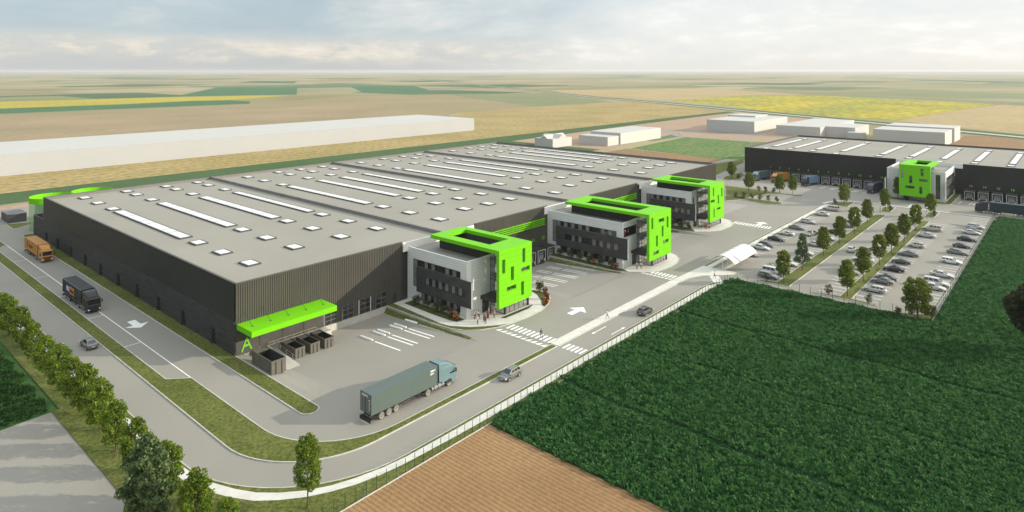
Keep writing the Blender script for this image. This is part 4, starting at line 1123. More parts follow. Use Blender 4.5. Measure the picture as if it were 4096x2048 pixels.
def car(kind, paint, loc, rz, label, group=None, dark_roof=False):
    key = (kind, paint)
    if key in CARS: return dup(CARS[key], loc, rz, label, group)
    root = thing('parked_car', label, 'car', loc, rz, group); CARS[key] = root
    if kind not in CARS:
        P, ax, w, r = car_parts(kind); me = {}
        for k, mats in (('body', [None]), ):
            pass
        CARS[kind] = (P, ax, w, r)
    P, ax, w, r = CARS[kind]
    P['body'].build('body', ['p_' + paint, 'black', 'plate'], root)
    for k in ('windscreen', 'rear_window', 'side_glass', 'side_glass_b'): P[k].build('side_glass' if 'side' in k else k, 'car_glass', root)
    for nm, k, m in (('headlight', 'hl', 'lamp_w'), ('tail_light', 'tl', 'lamp_r'), ('mirror', 'mirror', 'p_' + paint)):
        a = P[k].build(nm, m, root); o = part_mesh(nm, a.data, root); o.scale = (1, -1, 1)
    wm = WH_SUV if kind == 'suv' else WH_CAR
    for x in ax:
        for s in (1, -1):
            o = part_mesh('wheel', wm, root); o.location = (x, s * (w - .085), r)
            if s > 0: o.rotation_euler[2] = math.pi
    return root


G_ROW = 'cars parked in the staff car park'
PN = dict(silver='silver', beige='beige', grey='grey', dark='dark grey', black='black', white='white')
KN = dict(sedan='saloon car', coupe='coupe', fastback='fastback car', estate='estate car', hatch='hatchback', suv='off-road car')
ROWS = [
    ('the row by the footpath', -42.9, [(193.0, 'suv', 'beige', 1), (182.4, 'sedan', 'silver', 1), (167.7, 'estate', 'silver', -1), (156.9, 'fastback', 'grey', -1), (147.5, 'coupe', 'silver', 1), (138.9, 'sedan', 'black', -1), (130.6, 'hatch', 'dark', -1), (126.8, 'sedan', 'silver', -1), (118.8, 'hatch', 'white', 1)]),
    ('the row above the first tree strip', -53.4, [(178.2, 'estate', 'silver', 1), (170.1, 'sedan', 'grey', -1), (158.6, 'sedan', 'black', -1), (149.7, 'coupe', 'silver', -1), (140.2, 'fastback', 'silver', -1), (129.6, 'sedan', 'silver', -1), (116.6, 'sedan', 'beige', -1), (106.4, 'suv', 'silver', -1), (103.2, 'estate', 'grey', -1)]),
    ('the middle row', -66.9, [(194.0, 'estate', 'white', -1), (187.0, 'sedan', 'silver', -1), (176.3, 'sedan', 'dark', -1), (166.7, 'coupe', 'grey', 1), (157.6, 'sedan', 'silver', -1), (146.1, 'hatch', 'silver', 1), (132.7, 'fastback', 'silver', 1), (122.4, 'suv', 'silver', -1), (119.3, 'sedan', 'grey', -1)]),
    ('the row below the second strip', -74.6, [(182.2, 'suv', 'beige', 1), (172.1, 'fastback', 'silver', 1), (157.2, 'hatch', 'silver', 1), (146.1, 'fastback', 'grey', 1), (137.0, 'coupe', 'dark', 1), (128.6, 'sedan', 'black', 1), (119.7, 'sedan', 'dark', 1), (116.5, 'sedan', 'grey', 1), (108.9, 'estate', 'silver', 1)]),
    ('the row along the field fence', -84.2, [(194.6, 'estate', 'silver', -1), (188.2, 'sedan', 'grey', -1), (184.9, 'sedan', 'silver', -1), (174.8, 'sedan', 'black', -1), (165.3, 'coupe', 'dark', -1), (156.7, 'fastback', 'grey', -1), (145.6, 'estate', 'white', -1), (131.2, 'fastback', 'silver', -1), (122.6, 'suv', 'silver', -1), (119.3, 'sedan', 'silver', -1)])]
for place, y, lst in ROWS:
    for i, (x, k, pnt, d) in enumerate(lst):
        car(k, pnt, (x, y, 0), R(90 * d), f'{PN[pnt]} {KN[k]}, {ORD[len(lst) - 1 - i]} from the near end in {place}', G_ROW)
car('sedan', 'grey', (152.0, -48.4, 0), R(168), 'grey saloon car driving down the aisle between the parked cars')['category'] = 'car'
car('hatch', 'silver', (141.0, -62.2, 0), R(0), 'silver hatchback seen from behind, driving up the aisle beside the first tree strip')
car('sedan', 'grey', (-15.1, 23.6, 0), R(90), 'grey saloon car driving away on the road left of the black truck')
car('hatch', 'grey', (25.4, -40.5, 0), R(180), 'grey hatchback driving toward the camera on the road below the green truck')
car('hatch', 'dark', (63.9, -42.9, 0), R(0), 'dark grey hatchback driving away on the road beside the crop field')

TRUCK = {}


def truck(cab_p, box_p, loc, rz, label, roof_p=None, dusty=False):
    root = thing('articulated_truck', label, 'truck', loc, rz, 'articulated trucks on the site')
    # box body
    b_ = MB(); b_.box(-8.15, 4.1, -1.25, 1.25, 1.18, 3.98, 0)
    for z in (1.16, 3.92):
        for y in (-1.29, 1.21): b_.box(-8.18, 4.13, y, y + .08, z, z + .09, 1)
    for x in (-8.19, 4.05):
        for y in (-1.29, 1.2): b_.box(x, x + .09, y, y + .09, 1.25, 3.92, 1)
    b_.build('container', [box_p, roof_p or box_p], root)
    d_ = MB(); d_.box(-8.22, -8.16, -1.18, 1.18, 1.27, 3.9, 0)
    for y in (-.85, -.35, .35, .85): d_.tube((-8.25, y, 1.3), (-8.25, y, 3.88), .03, n=5, m=1)
    d_.box(-8.24, -8.2, -.015, .015, 1.27, 3.9, 2)
    if 'me' not in TRUCK: TRUCK['me'] = 1
    d_.build('rear_door', [box_p, 'rail', 'black'], root)
    ch = MB(); ch.box(-8.0, 4.6, -.5, .5, .78, 1.17); ch.box(-8.1, -7.9, -1.2, 1.2, .45, .62); ch.box(-8.06, -7.98, -.6, -.45, .6, 1.17); ch.box(-8.06, -7.98, .45, .6, .6, 1.17); ch.box(.9, 8.0, -.45, .45, .55, .95)
    for s in (-1, 1):
        ch.box(-2.6, .7, s * 1.18 - .03, s * 1.18 + .03, .92, 1.0); ch.box(-2.6, .7, s * 1.18 - .03, s * 1.18 + .03, .55, .63)
        for x in (-2.5, -1, .6): ch.box(x - .04, x + .04, s * 1.17 - .03, s * 1.17 + .03, .5, 1.17)
        ch.box(.95, 1.1, s * .75 - .08, s * .75 + .08, .05, 1.1)
    ch.build('chassis', 'black', root)
    mf = MB(); mf.box(-8.32, -8.28, -1.25, 1.25, .12, .62); mf.build('mudflap', 'black', root)
    # cab: side outline swept across, corners drawn in
    prof = [(5.05, .95), (5.05, 3.0), (5.3, 3.1), (7.55, 3.02), (7.88, 2.75), (8.12, 1.75), (8.2, 1.55), (8.22, .55), (8.1, .42), (7.3, .42), (7.2, .95)]
    c_ = MB()
    rows = [(-1.22, .0), (-1.18, .07), (1.18, .07), (1.22, .0)]
    rings = []
    for y, k in ((-1.22, .06), (-1.12, 0), (1.12, 0), (1.22, .06)): rings.append([(x - (k if x > 6.5 else -k), y, z - (k if z > 2 else -k * .3)) for x, z in prof])
    c_.loft(rings, 0)
    c_.box(8.215, 8.24, -.95, .95, 1.1, 1.45, 1); c_.box(8.2, 8.245, -.62, .62, .62, 1.0, 1); c_.box(8.2, 8.25, -1.0, 1.0, 1.2, 1.24, 2); c_.box(8.2, 8.25, -1.0, 1.0, 1.32, 1.36, 2)
    n = 12
    for s in (-1, 1):
        pts = [(6.62 + .62 * math.cos(math.pi * i / n), s * 1.224, .5 + .62 * math.sin(math.pi * i / n)) for i in range(n + 1)]; c_.poly(pts if s < 0 else pts[::-1], 1)
    c_.build('cab', [cab_p, 'black', 'charcoal'], root)
    wsn = MB(); A = [(8.135, -1.02, 1.78), (8.135, 1.02, 1.78), (7.91, .98, 2.68), (7.91, -.98, 2.68)]; wsn.poly([(x + .012, y, z) for x, y, z in A]); wsn.box(7.86, 8.08, -1.1, 1.1, 2.72, 2.80); wsn.build('windscreen', 'car_glass', root)
    for s in (-1, 1):
        g_ = MB(); pts = [(6.75, s * 1.232, 1.85), (7.85, s * 1.232, 1.8), (7.7, s * 1.19, 2.6), (6.75, s * 1.19, 2.6)]; g_.poly(pts if s < 0 else pts[::-1]); g_.build('side_window', 'car_glass', root)
        g_ = MB(); g_.box(7.75, 7.9, s * 1.5 - .1, s * 1.5 + .1, 1.9, 2.5); g_.box(7.78, 7.84, min(s * 1.2, s * 1.45), max(s * 1.2, s * 1.45), 2.42, 2.47); g_.build('mirror', 'black', root)
        g_ = MB(); g_.box(8.19, 8.245, s * .98 - .17, s * .98 + .17, .72, .95); g_.build('headlight', 'lamp_w', root)
        g_ = MB(); g_.tube((3.1, s * .92, .68), (5.6, s * .92, .68), .30, n=12); [g_.box(x, x + .06, s * .92 - .31, s * .92 + .31, .37, .99, 1) for x in (3.5, 4.3, 5.1)]; g_.build('fuel_tank', ['alu', 'black'], root)
        g_ = MB(); g_.poly([(4.55, s * 1.2, 1.2), (5.1, s * 1.22, 1.2), (5.1, s * 1.22, 3.0), (5.3, s * 1.2, 3.1), (4.75, s * 1.15, 3.9), (4.55, s * 1.15, 3.9)]); g_.poly([(4.55, s * 1.17, 1.2), (5.1, s * 1.19, 1.2), (5.1, s * 1.19, 3.0), (5.3, s * 1.17, 3.1), (4.75, s * 1.12, 3.9), (4.55, s * 1.12, 3.9)][::-1]); g_.build('side_fairing', cab_p, root)
    df = MB()
    secs = []
    for x, zt, w in ((4.62, 3.92, 1.14), (5.1, 3.94, 1.16), (5.8, 3.85, 1.14), (6.6, 3.55, 1.06), (7.4, 3.12, .95)): secs.append([(x, -w, 3.0), (x, -w, zt - .12), (x, -w * .85, zt), (x, w * .85, zt), (x, w, zt - .12), (x, w, 3.0)])
    df.loft(secs, 0, closed=False, caps=True); df.build('roof_deflector', cab_p, root, smooth=False)
    for x, ys in ((-6.35, (1,)), (-5.05, (1,)), (-3.75, (1,)), (2.3, (1,)), (6.62, (1,))):
        for s in (-1, 1):
            o = part_mesh('wheel', WH_DUST if dusty else WH_TRK, root); o.location = (x, s * 1.06, .5)
            if s > 0: o.rotation_euler[2] = math.pi
    return root


def paint(n, c, rough=.35, metal=.2): M[n] = mat(n, c, rough, metal=metal, var=.04, scale=.5, spec=.5); return n


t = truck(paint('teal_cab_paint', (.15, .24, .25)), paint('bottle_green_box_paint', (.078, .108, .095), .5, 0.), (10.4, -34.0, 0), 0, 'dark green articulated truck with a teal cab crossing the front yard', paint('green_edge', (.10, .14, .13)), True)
text('800914', .32, 'mark', t, (3.2, -1.262, 3.5), (1, 0, 0), bold=.012); text('22G1', .32, 'mark', t, (3.05, -1.262, 3.08), (1, 0, 0), bold=.012)
text('C20121', .42, 'mark', t, (-8.262, .1, 3.66), (0, -1, 0), bold=.01)
for k, s_ in enumerate(('800914', '22G1', 'MAX', 'TARE', 'NET')): text(s_, .17, 'mark', t, (-8.262, -.95 + .02 * k, 3.2 - k * .34), (0, -1, 0))
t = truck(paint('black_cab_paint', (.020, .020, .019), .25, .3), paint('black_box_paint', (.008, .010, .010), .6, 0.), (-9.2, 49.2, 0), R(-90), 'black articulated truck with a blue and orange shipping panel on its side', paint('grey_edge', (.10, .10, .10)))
pb = MB(); pb.box(-5.5, -3.3, -1.275, -1.262, 1.75, 3.35, 0); pb.box(-3.3, -.2, -1.275, -1.262, 1.75, 3.35, 1); M['logo_blue'] = mat('logo_blue', (.012, .012, .30), .5); M['logo_orange'] = mat('logo_orange', (.50, .17, .008), .5); pb.build('side_panel', ['logo_blue', 'logo_orange'], t)
text('P&O', 1.25, 'mark', t, (-4.4, -1.29, 2.55), (1, 0, 0), bold=.02, sx=.82); text('Nedlloyd', .95, 'black', t, (-1.75, -1.29, 2.5), (1, 0, 0), bold=.012, sx=.76)
text('800914', .3, 'p_grey', t, (3.1, -1.29, 3.45), (1, 0, 0)); text('22G1', .3, 'p_grey', t, (3.1, -1.29, 3.1), (1, 0, 0))
t = truck(paint('orange_cab_paint', (.44, .185, .022), .3, .2), paint('orange_box_paint', (.38, .155, .003), .5, 0.), (-5.45, 98, 0), R(-90), 'orange articulated truck with a blue emblem, beside the far end of the side wall')
em = MB(); em.box(-5.6, -5.0, -1.275, -1.262, 2.3, 3.5); em.box(-5.75, -5.15, -1.275, -1.2625, 1.9, 2.25); em.build('emblem', 'logo_blue', t)
text('Hapag-Lloyd', .85, 'black', t, (-2.1, -1.29, 2.55), (1, 0, 0), bold=.006, sx=.85)
for n, cabp, boxp, lab in ((1, 'teal_cab_paint', paint('slate_box_paint', (.055, .095, .115), .5, 0.), 'slate blue truck with a teal cab docked at the far end, dock one'), (3, 'orange_cab_paint', 'orange_box_paint', 'orange truck docked at dock three of the second warehouse'),
                           (6, 'black_cab_paint', paint('light_blue_box_paint', (.13, .22, .34), .5, 0.), 'black cab truck with a light blue box docked at dock six'), (12, paint('navy_cab_paint', (.030, .032, .050), .3, .2), paint('petrol_box_paint', (.008, .028, .036), .5, 0.), 'navy truck docked beside the shaded lime framed office')):
    cy = -24.05 - 4.22 * (n - 7)
    o = truck(cabp, boxp, (245.6, cy, -.82), R(180), lab); o.rotation_euler[1] = -math.atan(1.3 / 16) if False else 0
    o.location.z = (yz(239.0, cy) + yz(251.0, cy)) / 2; o.rotation_euler = (0, math.atan(1.3 / 16) * -1, math.pi)
truck('navy_cab_paint', 'petrol_box_paint', (224.2, -89.3, 0), R(90), 'navy articulated truck with a long petrol box driving past the car park corner')

# ================================================================ YARD FURNITURE


def skip(loc, Lx, Wx, Hx, label):
    s = thing('skip_container', label, 'skip', loc, 0, 'open waste skips by the lime canopy')
    mb = MB(); t_ = .06; w, l = Wx / 2, Lx / 2
    for x in (-w, w - t_): mb.box(x, x + t_, -l, l, .12, Hx, 0)
    mb.box(-w + t_, w - t_, -l, -l + t_, .12, Hx, 0); mb.box(-w + t_, w - t_, l - t_, l, .12, Hx, 0)
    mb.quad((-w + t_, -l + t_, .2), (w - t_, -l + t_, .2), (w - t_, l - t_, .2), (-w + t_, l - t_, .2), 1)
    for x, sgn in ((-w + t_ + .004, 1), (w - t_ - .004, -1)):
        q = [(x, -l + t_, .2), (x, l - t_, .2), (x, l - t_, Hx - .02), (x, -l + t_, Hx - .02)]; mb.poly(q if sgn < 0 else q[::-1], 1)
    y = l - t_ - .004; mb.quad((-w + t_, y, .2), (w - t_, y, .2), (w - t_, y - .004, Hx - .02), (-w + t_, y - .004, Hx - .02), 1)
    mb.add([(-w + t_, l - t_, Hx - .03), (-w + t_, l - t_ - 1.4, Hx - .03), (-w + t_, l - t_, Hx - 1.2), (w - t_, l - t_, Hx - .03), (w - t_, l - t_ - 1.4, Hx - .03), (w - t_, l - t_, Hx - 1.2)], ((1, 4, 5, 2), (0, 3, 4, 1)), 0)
    mb.build('shell', ['skip', 'skip_in'], s)
    mb = MB(); mb.box(-w - .05, w + .05, -l - .05, -l + .05, Hx, Hx + .05); mb.box(-w - .05, -w + .05, -l + .05, l, Hx, Hx + .05); mb.box(w - .05, w + .05, -l + .05, l, Hx, Hx + .05); mb.build('rim', 'skip', s)
    n = round(Lx / .8) if Lx > 6 else 1
    mb = MB()
    for i in range(n + 1):
        y = -l + .05 + (Lx - .1) * i / n
        for x in (-w - .05, w - .01): mb.box(x, x + .06, y - .03, y + .03, .1, Hx)
    for x in (-w * .42, w * .42): mb.box(x - .09, x + .09, -l - .05, -l + .01, .05, Hx - .35, 1); mb.add([(x - .09, -l - .05, Hx - .35), (x + .09, -l - .05, Hx - .35), (x, -l - .05, Hx - .12)], ((0, 1, 2),), 1)
    mb.build('stiffener', ['skip', 'skip_in'], s)
    for x in (-w * .6, w * .6):
        mb = MB(); mb.box(x - .06, x + .06, -l, l, 0, .12); mb.build('runner', 'black', s)


skip((1.85, -8.0, -.2), 6.4, 2.45, 2.35, 'largest open skip, standing at the grass strip under the letter A')
for i, x in enumerate((8.5, 11.4, 14.2)): skip((x, -4.1 - .1 * i, yz(x, -4.1)), 4.9, 1.8, 1.9, ('open skip standing next to the ramp railing', 'middle one of the three small open skips', 'open skip standing against the concrete steps')[i])


def railing(label, pts, z=0., h=1.0, name='railing'):
    o = thing(name, label, 'railing', (*pts[0], z)); ox, oy = pts[0]; mb = MB()
    for a, b_ in zip(pts, pts[1:]):
        a3, b3 = Vector((a[0] - ox, a[1] - oy, 0)), Vector((b_[0] - ox, b_[1] - oy, 0)); n = max(1, round((b3 - a3).length / 1.6))
        for i in range(n + 1): q = a3 + (b3 - a3) * (i / n); mb.tube(q, q + Vector((0, 0, h)), .025, n=5)
        for hh in (h, h * .5): mb.tube(a3 + Vector((0, 0, hh)), b3 + Vector((0, 0, hh)), .02, n=5)
    mb.build('rail_frame', 'rail', o)


railing('galvanised railing along the platform above the small skips', [(5.6, -1.2), (15.0, -1.2)])
railing('galvanised railing round the top of the concrete steps', [(15.3, -2.4), (17.4, -2.4), (17.4, -.4)])
rp_ = thing('access_ramp', 'sloping ramp with a railing between the large skip and the small skips', 'ramp', (5.2, -1.2, 0))
mb = MB(); zt = yz(5.2, -9.0)
mb.add([(-1.5, 0, 0), (1.5, 0, 0), (1.5, -8.2, zt + .12), (-1.5, -8.2, zt + .12), (-1.5, 0, -1.5), (1.5, 0, -1.5), (1.5, -8.2, zt - .2), (-1.5, -8.2, zt - .2)], ((3, 2, 1, 0), (0, 1, 5, 4), (1, 2, 6, 5), (2, 3, 7, 6), (3, 0, 4, 7))); mb.f[0] = mb.f[0][::-1]; mb.build('deck', 'conc', rp_)
mb = MB()
for x in (-1.4, 1.4):
    for i in range(5): t_ = i / 4; mb.tube((x, -8.1 * t_, (zt + .12) * t_), (x, -8.1 * t_, (zt + .12) * t_ + 1.0), .035, n=5)
    for hh in (.5, 1.0): mb.tube((x, 0, hh), (x, -8.1, zt + .12 + hh), .03, n=5)
mb.build('railing', 'rail', rp_)
for i, x in enumerate((20.9, 23.8, 24.9, 27.8, 28.9, 31.7)):
    mb = MB(); n = 8; secs = []
    for y, s_ in ((-10.6, .5), (-10.5, .9), (-10.3, 1), (-7.1, 1), (-6.9, .9), (-6.8, .5)): secs.append([(.2 * s_ * math.cos(math.pi * k / n), y + 8.7, .26 * s_ * math.sin(math.pi * k / n) + (y + 8.7) * -1.3 / 24) for k in range(n + 1)])
    mb.loft(secs, 0, closed=True)
    o = mb.build('wheel_guide', 'mark', loc=(x, -8.7, yz(x, -8.7) + .02), smooth=True)
    tag(o, f'raised white wheel guide, {ORD[i]} from the skips in the yard before the loading doors', 'wheel guide', 'white wheel guides in the loading yard')

# ---------------------------------------------------------------- fences


def fence(label, pts, step, h=1.85, plinth=True):
    f = thing('fence', label, 'fence', (*pts[0], 0), 0, 'green mesh fences round the site'); ox, oy = pts[0]
    w = MB(); pl = MB(); post = MB().tube((0, 0, 0), (0, 0, h), .042, n=6).mesh('post', ['fence'])
    for a, b_ in zip(pts, pts[1:]):
        a3, b3 = Vector((a[0] - ox, a[1] - oy, 0)), Vector((b_[0] - ox, b_[1] - oy, 0)); L_ = (b3 - a3).length; n = round(L_ / step)
        for i in range(n + 1):
            o = part_mesh('post', post, f); o.location = a3 + (b3 - a3) * (i / n)
        for k in range(8): z = .15 + k * .235; w.tube(a3 + Vector((0, 0, z)), b3 + Vector((0, 0, z)), .0055, n=3, caps=False)
        m_ = int(L_ / .6)
        for i in range(m_): q = a3 + (b3 - a3) * (i / m_); w.tube(q + Vector((0, 0, .1)), q + Vector((0, 0, h - .05)), .004, n=3, caps=False)
        d = (b3 - a3).normalized(); nn = Vector((-d.y, d.x, 0)) * .09
        v = [a3 - nn, b3 - nn, b3 + nn, a3 + nn]; pl.prism([(q.x, q.y) for q in v], -.1, .10)
    w.build('wire_mesh', 'fence', f)
    if plinth: pl.build('plinth', 'kerb', f)


fence('green mesh fence on posts between the white footpath and the fields', [(-13.3, -47.4), (93.6, -47.4)], 1.44)
fence('green mesh fence between the near end of the car park and the crop field', [(93.6, -47.4), (97.4, -60), (97.4, -87.15)], 2.36, plinth=False)
fence('green mesh fence on the right-hand side of the car park, behind the last row', [(97.4, -87.15), (219.4, -87.15)], 2.4, plinth=False)
fence('short green mesh fence in front of the navy truck beyond the car park', [(219.4, -87.15), (220.8, -112)], 2.4, plinth=False)

# ---------------------------------------------------------------- bicycle shelter
sh = thing('bicycle_shelter', 'white arched membrane shelter over the bicycle stands', 'shelter', (101.4, -43, 0))
nx, na = 21, 16; Lx = 14.3


def shell(x, a, dz=0.):
    t_ = -1 + 2 * a / na; return (x, 2.95 * t_ + .0, 2.15 + 1.55 * (1 - t_ * t_) ** .9 * (1 if abs(t_) < 1 else 0) + dz if abs(t_) < 1 else 2.15 + dz)


mb = MB()
mb.loft([[shell(Lx * i / nx, a) for a in range(na + 1)] for i in range(nx + 1)], 0, caps=False, closed=False)
mb.loft([[shell(Lx * i / nx, a, -.05) for a in range(na, -1, -1)] for i in range(nx + 1)], 0, caps=False, closed=False)
mb.build('membrane', 'membrane', sh, smooth=True)
for k in range(6):
    x = Lx * k / 5; mb = MB()
    for a in range(na): mb.tube(shell(x, a, .01), shell(x, a + 1, .01), .045, n=5)
    mb.build('arch_rib', 'rail', sh)
for x in (.4, 3.4, 6.4, 9.4, 12.4):
    mb = MB(); mb.tube((x, .25, .1), (x, .25, 3.6), .06, n=7); mb.tube((x, .25, 2.6), (x, 1.6, 3.3), .04, n=5); mb.tube((x, .25, 2.6), (x, -1.6, 3.3), .04, n=5); mb.build('post', 'white', sh)

# ---------------------------------------------------------------- lamps


def lamp(x, y, label, h=3.6):
    o = thing('street_lamp', label, 'street lamp', (x, y, .1), 0, 'small white-headed lamps')
    MB().tube((0, 0, 0), (0, 0, h), .05, .035, n=7).build('pole', 'charcoal', o)
    m2 = MB(); m2.loft([[(r_ * math.cos(2 * math.pi * k / 10), r_ * math.sin(2 * math.pi * k / 10), z) for k in range(10)] for r_, z in ((.06, h - .02), (.2, h + .12), (.28, h + .3), (.34, h + .34), (.06, h + .46))]); m2.build('lamp_head', 'white', o)


for x, y, l in ((-21.0, 38.6, 'white-headed lamp in the roadside tree row, farther of the two'), (-20.9, 17.2, 'white-headed lamp in the roadside tree row, nearer of the two'), (147.4, -57.2, 'white-headed lamp under the fourth tree of the first car park strip'),
                (197.6, -57.2, 'white-headed lamp at the island under the last tree of the first strip'), (179.8, -70.4, 'white-headed lamp under a tree near the far end of the second strip'), (199, -70.6, 'white-headed lamp past the far end of the second tree strip')): lamp(x, y, l)

# ================================================================ PLANTS
import numpy as np


def leaf_cloud(rng, clumps, per, size, flat=.0):
    """Many small leaf faces scattered through the given clumps (centre, radii)."""
    V, F = [], []
    for (c, r), k in clumps:
        n = int(per * k); d = rng.normal(size=(n, 3)); d /= np.linalg.norm(d, axis=1)[:, None]
        rad = rng.uniform(.25, 1., (n, 1)) ** .45; p = np.array(c) + d * rad * np.array(r)
        a = rng.normal(size=(n, 3)); a[:, 2] *= 1 - flat; a /= np.linalg.norm(a, axis=1)[:, None]; b = np.cross(a, rng.normal(size=(n, 3))); b /= np.linalg.norm(b, axis=1)[:, None]
        s = (size * rng.uniform(.6, 1.25, (n, 1))); V.append(np.stack([p - a * s * .7, p - b * s * .38, p + a * s * .7, p + b * s * .38], 1).reshape(-1, 3))
    return np.concatenate(V)


def quads_mesh(name, V, mats, mi=None):
    n = len(V) // 4; me = bpy.data.meshes.new(name); me.vertices.add(len(V)); me.vertices.foreach_set('co', V.astype(np.float32).ravel())
    me.loops.add(4 * n); me.loops.foreach_set('vertex_index', np.arange(4 * n, dtype=np.int32)); me.polygons.add(n)
    me.polygons.foreach_set('loop_start', np.arange(0, 4 * n, 4, dtype=np.int32)); me.polygons.foreach_set('loop_total', np.full(n, 4, dtype=np.int32))
    for k in mats: me.materials.append(M[k])
    if mi is not None: me.polygons.foreach_set('material_index', mi.astype(np.int32))
    me.update(calc_edges=True); return me


def tree_meshes(seed, h, trunk, R_, shape, mleaf, leafs=.24, ncl=34, per=75, cr=(.45, .8), tr=.10, thin=.0):
    """Crown and trunk; shape(t) gives the crown's relative radius at height t from its foot."""
    rng = np.random.default_rng(seed); cl = []
    for i in range(ncl):
        t = (i + rng.uniform(0, 1)) / ncl; z = trunk + (h - trunk) * t; a = i * 2.399 + rng.uniform(-.6, .6); rr = R_ * shape(t) * rng.uniform(.45, 1.0) ** .6
        s = rng.uniform(*cr) * (.55 + .45 * shape(t)); cl.append((((rr * math.cos(a) * .80, rr * math.sin(a) * .80, min(z, h - s * .5))), (s, s, s * .85)))
    ks = [rng.uniform(.6, 1.35) * (c[1][0] / .6) ** 2 for c in cl]
    V = leaf_cloud(rng, list(zip(cl, ks)), per, leafs)
    crown = quads_mesh('crown', V, [mleaf])
    mb = MB(); top = trunk + (h - trunk) * .72; p = Vector((0, 0, -.05)); r0 = tr
    for i in range(5):
        q = Vector((rng.uniform(-.06, .06), rng.uniform(-.06, .06), top * (i + 1) / 5)); r1 = tr * (1 - .17 * (i + 1)); mb.tube(p, q, r0, r1, n=7, caps=False); p, r0 = q, r1
    for c in cl[::3]:
        z = max(trunk * .85, c[0][2] - R_ * .7); mb.tube((0, 0, min(z, top)), c[0], tr * .35, tr * .1, n=4, caps=False)
    return crown, mb.mesh('trunk', ['bark'], smooth=True)


def plant(name, meshes, loc, rz, label, cat, group, scale=1., part='crown'):
    o = thing(name, label, cat, loc, rz, group)
    part_mesh(part, meshes[0], o); part_mesh('trunk' if part == 'crown' else 'stem', meshes[1], o)
    if len(meshes) > 2: part_mesh('blossom', meshes[2], o)
    o.scale = scale if isinstance(scale, tuple) else (scale,) * 3
    return o


oval = lambda t: max(.25, math.sin(math.pi * min(1, .12 + .86 * t)) ** .6)
column = lambda t: (.62 + .38 * math.sin(math.pi * min(1, .1 + .9 * t))) * (1 if t < .85 else 1 - (t - .85) * 3.2)
cone = lambda t: max(.12, 1.05 - t * .95)
STREET = [tree_meshes(s, 7.9, 2.2, 1.75, column, 'leaf_street', .27, 40, 100, (.5, .85)) for s in (11, 12, 13)]
ROADT = [tree_meshes(s, 6.8, 1.1, 1.8, oval, 'leaf_bright', .23, 40, 95, (.5, .85)) for s in (21, 22, 23)]
BRIGHT = tree_meshes(31, 8.1, 2.4, 1.55, column, 'leaf_bright', .19, 46, 130, (.42, .72))
FIR = tree_meshes(41, 8.8, 1.9, 2.1, lambda t: max(.15, 1.02 - t * .8), 'leaf_blue', .25, 60, 95, (.45, .75))
BIGD = tree_meshes(51, 9.6, .8, 2.9, lambda t: max(.2, math.sin(math.pi * min(1, .22 + .76 * t)) ** .8), 'leaf_dark', .30, 64, 110, (.6, 1.0), .2)
ROUND = [tree_meshes(s, 7.5, 1.9, 2.2, oval, 'leaf_street', .27, 40, 85, (.55, .95), .13) for s in (61, 62)]
WIDE = tree_meshes(71, 7.6, .9, 2.7, lambda t: .75 + .25 * math.sin(math.pi * t) if t < .8 else 1 - (t - .8) * 2.5, 'leaf_street', .24, 60, 120, (.55, .95), .14)
DARKT = tree_meshes(81, 11.5, 3.8, 5.6, lambda t: max(.3, math.sin(math.pi * min(1, .2 + .7 * t))), 'leaf_brown', .32, 78, 150, (.8, 1.35), .32)


def bush_meshes(seed, h, r, mleaf, per=60, flower=None, leafs=.15, stem=.35):
    rng = np.random.default_rng(seed); cl = []
    for i in range(13):
        a = i * 2.4; t = rng.uniform(0, 1); s = rng.uniform(.22, .36) * r / .8; rr = r * .68 * math.sqrt(rng.uniform(.05, 1)) * (1 - .35 * abs(2 * t - .9)); cl.append(((rr * math.cos(a), rr * math.sin(a), stem + s * .6 + (h - stem - s * 1.5) * t), (s, s, s)))
    V = leaf_cloud(rng, [(c, 1.) for c in cl], per, leafs); fo = quads_mesh('foliage', V, [mleaf])
    mb = MB()
    for c in cl[::2]: mb.tube((0, 0, -.02), c[0], .03, .012, n=4, caps=False)
    out = [fo, mb.mesh('stem', ['bark'])]
    if flower:
        fb = MB()
        for i in range(30):
            c, s = cl[rng.integers(len(cl))]; d = rng.normal(size=3); d[2] = abs(d[2]) * .8; d /= np.linalg.norm(d); q = np.array(c) + d * np.array(s) * 1.02; rr = rng.uniform(.07, .13) * (1.25 if flower == 'fl_orange' else .85); fb.ball(q, rr, rr, rr * .7, 6, 4)
        out.append(fb.mesh('blossom', [flower], smooth=True))
    return out


BUSH = [bush_meshes(s, 2.3, 1.05, 'leaf_rust') for s in (91, 92, 93)]
SHRUB = [bush_meshes(s, 1.9, 1.05, 'leaf_bush') for s in (94, 95)]
ROSE_R = bush_meshes(96, 2.3, .85, 'leaf_bush', flower='fl_red', stem=.2); ROSE_O = bush_meshes(97, 1.7, .95, 'leaf_bush', flower='fl_orange', stem=.15)
rr = random.Random(5)
GT = 'trees in the car park strips'
for k, (x, y, h, m) in enumerate([(101.3, -57.6, 7.5, 0), (115.0, -57.4, 8.8, 'fir'), (130.9, -57.8, 7.7, 1), (146.3, -57.8, 7.8, 2), (162.0, -57.8, 8.0, 0), (178.9, -57.4, 7.8, 1)]):
    if m == 'fir': plant('fir_tree', FIR, (x, y, .1), 1.1, 'pointed grey green fir tree, the only conifer in the car park strips', 'tree', GT)
    else: plant('street_tree', STREET[m], (x, y, .1), rr.uniform(0, 6), f'slim street tree, {ORD[k]} from the near end of the first car park strip', 'tree', GT, h / 7.9)
